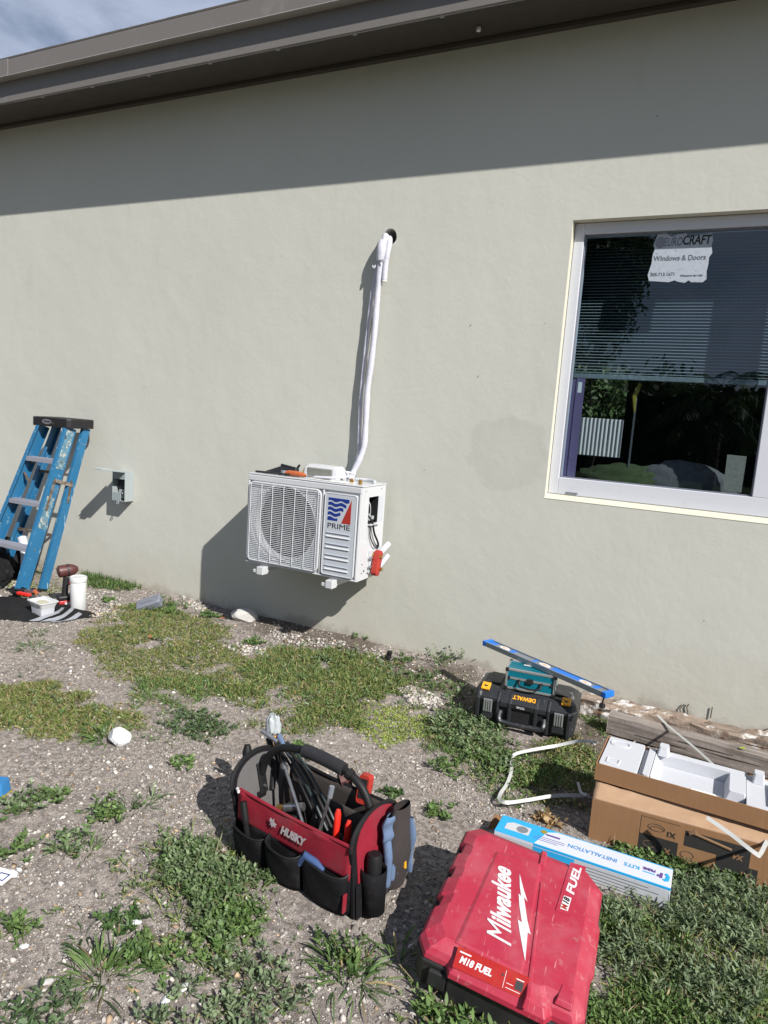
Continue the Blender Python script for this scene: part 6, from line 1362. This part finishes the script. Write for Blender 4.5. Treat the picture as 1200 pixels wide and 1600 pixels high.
M['worn_print'] = mat('worn_print', (.40, .36, .37), .7, var=.2, vs=60, dirt=[((.28, .06, .08), .56, .64, 70)])
part('lettering', 'worn_print', BG, lambda b: text(b, 'HUSKY', .033, Th(.012, .166), shear=.25, bold=.0018, width=.100))
def dog(b):
    P_ = [(-.014, .004), (-.010, .015), (-.004, .010), (.004, .018), (.004, .008), (.016, .002), (.009, -.002), (.013, -.008), (.003, -.006), (-.002, -.014), (-.006, -.006), (-.012, -.008), (-.008, -.001)]
    b.prism(P_, 0, .0006, Th(-.066, .172))
part('emblem', 'worn_print', BG, dog)
def bp(*p): return BM_ @ Vector(p)
def held(name, lab, cat, fns, group=None):
    T_ = thing(name, lab, cat, tuple(BG0), BA, group)
    for nm, mt, fn, kw in fns: part(nm, mt, T_, fn, **kw)
    return T_
S = dict(smooth=True)
held('ratchet', 'long chrome ratchet leaning inside the tool bag', 'wrench', [('shaft', 'steel', lambda b: b.tube([(.015, -.06, .12), (-.165, .02, .255)], .0055, 8), S), ('head', 'steel', lambda b: b.tube([(.010, -.065, .115), (.022, -.058, .128)], .014, 12), S), ('end', 'steel', lambda b: b.tube([(-.16, .017, .25), (-.175, .024, .262)], .009, 8), S)])
held('extension_bar', 'upright chrome extension bar in the tool bag', 'socket bar', [('shaft', 'steel', lambda b: b.tube([(.03, -.05, .08), (.052, -.01, .27)], .0055, 8), S), ('tip', 'level_grey', lambda b: b.tube([(.050, -.013, .25), (.053, -.008, .285)], .0085, 8), S)])
for i, (x, y, lab) in enumerate(((.105, -.045, 'left of the two red plier handles standing in the tool bag'), (.150, -.05, 'right of the two red plier handles standing in the tool bag'))):
    held('plier_handle', lab, 'pliers', [('grip', 'tool_red', lambda b: b.tube([(x, y, .10), (x+.004, y-.002, .17), (x+.001, y+.004, .235-.014*i), (x+.001, y+.006, .246-.014*i)], [.010, .0105, .010, .006], 10), S), ('jaw', 'steel', lambda b: b.tube([(x, y, .03), (x, y, .10)], .012, 8), S)], 'red plier handles in the tool bag')
ends = [(-.19, .07, .44), (-.185, .06, .43), (-.20, .05, .42), (-.17, .08, .425)]
CBL = thing('cable_bundle', 'dark cables looping out of the left end of the tool bag', 'cable', tuple(BG0), BA)
for i in range(4):
    part('cable', 'cable' if i % 2 else 'rub_black', CBL, lambda b: b.tube(spline([(.10+.02*i, -.02+.01*i, .06), (.02+.018*i, .0+.008*i, .12), (-.06+.018*i, .015+.008*i, .19), (-.15+.014*i, .04+.010*i, .245), (-.255+.012*i, .06+.008*i, .300)], 6), .0045+.0007*(i % 3), 8), smooth=True)
part('plug', 'steel', CBL, lambda b: b.tube([(-.300, .045, .325), (-.240, .06, .300)], .008, 10), smooth=True)
part('plug', 'glove_blue', CBL, lambda b: b.tube([(-.250, .075, .315), (-.215, .07, .285)], .009, 10), smooth=True)
FB = thing('clear_bag', 'crumpled clear plastic bag stuck at the top of the cables', 'plastic bag', tuple(bp(-.285, .085, .325)), BA)
part('film', 'film', FB, lump(0, 0, 0.0, .028, .020, .048, 14, .28), smooth=50)
def lump0(b): pass
held('snips', 'black and silver snips upright at the far left of the tool bag', 'snips', [('handle', 'rub_black', lambda b: b.tube(spline([(-.225, .03, .15), (-.255, .06, .23), (-.300, .08, .285)]), .010, 8), S), ('blade', 'level_grey', lambda b: b.bar((-.300, .08, .285), (-.312, .095, .345), .028, .006), dict(bevel=.002)), ('handle', 'dw_yellow', lambda b: b.tube([(-.245, .06, .26), (-.262, .07, .31)], .006, 8), S)])
held('hammer_handle', 'black rounded handle sticking up outside the left end of the tool bag', 'hammer', [('grip', 'rub_black', lambda b: b.tube([(-.270, -.01, .10), (-.305, .0, .18), (-.330, .012, .252), (-.332, .014, .274)], [.013, .012, .0165, .010], 12), S), ('loop', 'bag_black', lambda b: b.box(-.28, -.23, -.03, .01, .13, .16), dict(bevel=.003)), ('head', 'steel', lambda b: b.tube([(-.29, -.03, .075), (-.25, .03, .085)], .014, 10), S)])
held('wrench_handle', 'dark handle leaning on the left end of the tool bag', 'wrench', [('grip', 'rub_black', lambda b: b.tube([(-.245, .06, .10), (-.25, .075, .22), (-.26, .085, .31)], [.010, .011, .008], 10), S), ('jaw', 'steel', lambda b: b.box(-.27, -.245, .05, .08, .30, .33) if False else b.tube([(-.252, .04, .16), (-.262, .02, .15)], .012, 10), S)])
held('knife_handle', 'black curved knife handle in the left front pocket of the tool bag', 'knife', [('grip', 'rub_black', lambda b: b.tube(spline([(-.160, -hd2-.020, .07), (-.170, -hd2-.024, .14), (-.188, -hd2-.020, .195)]), [.009]*8+[.011]*9, 10), S)])
held('blue_tool', 'blue handled tool in the right front pocket of the tool bag', 'tool', [('grip', 'tool_blue', lambda b: b.tube([(.05, -hd2-.02, .10), (.075, -hd2-.021, .135), (.11, -hd2-.020, .130), (.14, -hd2-.020, .12)], [.010, .012, .011, .006], 10), S)])
held('socket_set', 'jumble of dark sockets and fittings in the bottom of the tool bag', 'sockets', [('socket', 'level_grey' if k % 3 == 0 else 'dark', (lambda k: lambda b: b.tube([(-.15+.045*(k % 5)+.01*math.sin(k*3), -.07+.035*(k//5), .07+.02*math.sin(k*2.)), (-.14+.045*(k % 5)+.02*math.cos(k*5), -.06+.035*(k//5), .12+.03*math.sin(k*2.))], .012+.004*(k % 2), 10))(k), S) for k in range(15)])
held('steel_spring', 'steel fitting with brass end lying in the tool bag', 'fitting', [('body', 'steel', lambda b: b.tube([(-.12, -.02, .15), (-.06, .0, .17)], .013, 10), S), ('end', 'brass', lambda b: b.tube([(-.145, -.03, .145), (-.121, -.02, .15)], .010, 8), S)])
held('red_meter', 'red rubber edged tool behind the back panel of the tool bag', 'meter', [('body', 'red_print', lambda b: b.loft([(rrect(-.022, .022, -.05, .045, .012), 0), (rrect(-.018, .018, -.046, .041, .01), .022)], frame((.085, .115, .24), (.8, .1, .0), (-.25, .2, 1)) @ Matrix.Translation((0, 0, -.01))), S), ('face', 'dark', lambda b: b.box(-.013, .013, -.03, .03, .0125, .0135, frame((.085, .115, .24), (.8, .1, .0), (-.25, .2, 1))), {})])
held('tape_roll', 'dark red roll of tape behind the tool bag back panel', 'tape', [('roll', 'drill_brown', lambda b: b.tube([(-.03, .135, .215), (-.01, .16, .225)], .038, 20), {}), ('core', 'cable', lambda b: b.tube([(-.032, .132, .214), (-.03, .135, .215)], .016, 14), {})])
held('flashlight', 'black cylinder torch standing in the right end pocket of the tool bag', 'torch', [('barrel', 'rub_black', lambda b: b.tube([(hl_+.038, -.062, .05), (hl_+.034, -.060, .175), (hl_+.033, -.060, .186)], [.021, .022, .018], 16), dict(smooth=50))])
GL = thing('work_gloves', 'blue and dark brown work gloves hanging on the right end of the tool bag', 'gloves', tuple(BG0), BA)
def slab(x, y0, z0, y1, z1, wd_, th_, sd):
    def f(u, v):
        a_ = u*2*math.pi; y = y0+(y1-y0)*v; z = z0+(z1-z0)*v; k = (1-.35*abs(2*v-1)**3)
        return (x+th_*math.sin(a_)*k+.004*math.sin(v*9+sd), y+wd_*math.cos(a_)*k*(1+.12*math.sin(v*7+sd)), z)
    return lambda b: b.grid(f, 20, 14)
part('cuff', 'glove_blue', GL, slab(hl_+.030, .015, .27, .010, .19, .034, .014, 1), smooth=True)
part('palm', 'glove_dark', GL, slab(hl_+.040, .052, .285, .060, .03, .054, .026, 3), smooth=True)
for k in range(3): part('finger', 'glove_blue', GL, lambda b: b.tube(spline([(hl_+.030, .0+.020*k, .20), (hl_+.045, -.006+.020*k, .14), (hl_+.048, -.012+.021*k, .065+.01*k)]), [.013]*8+[.012]*8+[.008], 10), smooth=True)
part('back_edge', 'glove_blue', GL, slab(hl_+.058, .082, .24, .085, .07, .010, .016, 5), smooth=True)
part('yellow_tag', 'dw_yellow', GL, lambda b: b.tube([(hl_+.066, .05, .12), (hl_+.067, .052, .10)], .005, 6))
part('finger_tip', 'glove_dark', GL, lambda b: b.tube([(hl_+.048, -.012, .067), (hl_+.046, -.014, .045)], [.011, .007], 10).tube([(hl_+.048, .01, .077), (hl_+.046, .008, .05)], [.011, .007], 10), smooth=True)

# ------------------------------------------------------------ red case, tilted on its back edge
CS = thing('red_case', 'large scuffed red and black plastic tool case lying tilted in the weeds', 'tool case', (0, 0, 0), (0, 0, 0))
cy, cp, cr_ = .078, .105, .125
RM = (Matrix.Rotation(cy, 4, 'Z') @ Matrix.Rotation(cp, 4, 'X') @ Matrix.Rotation(cr_, 4, 'Y'))
CS.location = Vector((-.342, -1.965, .160)); CS.rotation_euler = RM.to_euler(); MW[CS.name] = Matrix.Translation(CS.location) @ RM
cwx, cwy = .199, .240
def ring_(k, t=0.):                                 # lid outline with corner cuts and hinge notches on the left side
    x, y = cwx-t, cwy-t; c = .045
    P_ = [(-x+c*.6, -y+.012), (-x+.085, -y+.012), (-x+.095, -y-.012*k), (x-.085, -y-.014*k), (x-.072, -y+.006), (x-.022, -y+.006), (x, -y+.035), (x-.0, -.10), (x+.006*k, -.08), (x+.006*k, .06), (x, .08), (x, y-.05), (x-.045, y), (-x+.03, y), (-x, y-.03)]
    for yy in (.13, .03, -.08): P_ += [(-x, yy+.025), (-x+.012*k, yy+.018), (-x+.012*k, yy-.018), (-x, yy-.025)]
    P_ += [(-x, -y+.05)]
    return P_
part('lower_shell', 'case_black', CS, lambda b: b.loft([([(x*.99, y*.99) for x, y in ring_(0, .000)], -.135), ([(x, y) for x, y in ring_(0, -.004)], -.122), (ring_(0, -.006), -.047)]), bevel=.003)
part('lid', 'case_red', CS, lambda b: b.loft([(ring_(1, -.006), -.0465), (ring_(1, -.004), -.032), (ring_(.7, .004), -.018), ([(x*.89, y*.91) for x, y in ring_(.4, .008)], -.004), ([(x*.86, y*.885) for x, y in ring_(.3, .008)], -.001)]), bevel=.006, seg=3)
part('base_rim', 'case_black', CS, lambda b: b.loft([([(x, y) for x, y in ring_(0, -.008)], -.050), ([(x, y) for x, y in ring_(0, -.008)], -.062)][::-1]), bevel=.002)
# raised central spine, groove ribs
part('raised_panel', 'case_red', CS, lambda b: b.loft([([(-.118, -.200), (.052, -.205), (.030, .175), (-.100, .150)], -.0009), ([(-.108, -.192), (.046, -.197), (.024, .167), (-.092, .142)], .0035)]), bevel=.002)
part('step_bar', 'case_red', CS, lambda b: b.loft([([(.066, -.268), (.082, -.268), (.046, .105), (.036, .105)], -.018), ([(.069, -.255), (.079, -.255), (.044, .102), (.038, .102)], .0025)]), bevel=.002)
part('step_bar', 'case_red', CS, lambda b: b.loft([([(.020, .165), (.040, .165), (.038, .225), (.018, .225)], -.004), ([(.024, .168), (.036, .168), (.034, .222), (.022, .222)], .006)]), bevel=.002)
part('corner_pad', 'case_red', CS, lambda b: b.loft([([(.130, -.228), (.172, -.228), (.172, -.178), (.136, -.172)], -.010), ([(.134, -.220), (.168, -.220), (.168, -.184), (.140, -.178)], .0015)]), bevel=.002)
part('label_plate', 'case_red', CS, lambda b: b.prism([(.091, .028), (.133, .036), (.147, .232), (.103, .225)], -.0008, .0016), bevel=.001)
tz = .0042
Tm = frame((-.022, -.020, tz), (-.215, 1, 0), (-1, -.215, 0))
part('lettering', 'white_print', CS, lambda b: text(b, 'ilwaukee', .070, Tm @ Matrix.Translation((.022, .020, 0)), shear=.42, bold=.0022, width=.200, thick=.0008))
part('lettering', 'white_print', CS, lambda b: text(b, 'M', .088, Tm @ Matrix.Translation((-.106, .022, .0012)), shear=.42, bold=0, width=.066, thick=.0008))
bolt = [(-.026, .098), (-.006, .052), (.013, .013), (.001, .024), (.024, -.046), (.040, -.084), (.032, -.082), (.043, -.168), (.014, -.092), (.002, -.057), (.013, -.060), (-.004, -.010), (-.014, .028), (-.006, .022), (-.016, .054)]
part('bolt_emblem', 'white_print', CS, lambda b: b.prism([(x+.006, y) for x, y in bolt], .0036, .0046))
Tf = frame((.122, .160, .0022), (.07, 1, 0), (-1, .07, 0))
part('lettering', 'white_print', CS, lambda b: text(b, 'FUEL', .030, Tf, bold=.0010, width=.112, shear=.1))
part('badge', 'white_print', CS, lambda b: b.prism([(.101, .040), (.121, .042), (.124, .092), (.104, .090)], .0017, .0022))
Tg = frame((.1125, .0665, .0027), (.07, 1, 0), (-1, .07, 0))
part('lettering', 'red_print', CS, lambda b: text(b, 'M', .021, Tg @ Matrix.Translation((-.015, 0, 0)), bold=.0008, width=.015))
part('lettering', 'black_print', CS, lambda b: text(b, '18', .021, Tg @ Matrix.Translation((.007, 0, 0)), bold=.0008, width=.022, shear=.15))
# sticker on the front slope
Sx = frame((-.022, -.2365, -.0105), (1, .0, 0), (0, .72, .55))
lidS = frame((-.020, -.2275, -.0085), (1, .02, 0), (0, .83, .56))
part('sticker', 'label_red', CS, lambda b: b.box(-.085, .088, -.022, .024, 0.002, .0035, lidS))
part('lettering', 'white_print', CS, lambda b: text(b, 'M18 FUEL', .020, lidS @ Matrix.Translation((-.035, -.001, .004)), bold=.0008, width=.078, shear=.2))
part('sticker_mark', 'black_print', CS, lambda b: b.box(.060, .078, -.010, .008, .0036, .004, lidS))
part('sticker_mark', 'black_print', CS, lambda b: b.box(.026, .030, .004, .010, .0036, .004, lidS))
part('fine_print', 'white_print', CS, lambda b: b.box(.034, .035, -.018, .018, .0036, .004, lidS).box(.040, .056, -.006, -.0048, .0036, .004, lidS).box(.040, .074, -.015, -.0138, .0036, .004, lidS).box(.060, .078, .010, .012, .0036, .004, lidS).box(-.078, -.05, .013, .016, .0036, .004, lidS))
for x in (-.135, .125): part('latch', 'case_black', CS, lambda b: b.box(x-.022, x+.022, -cwy-.008, -cwy+.004, -.105, -.060), bevel=.003)
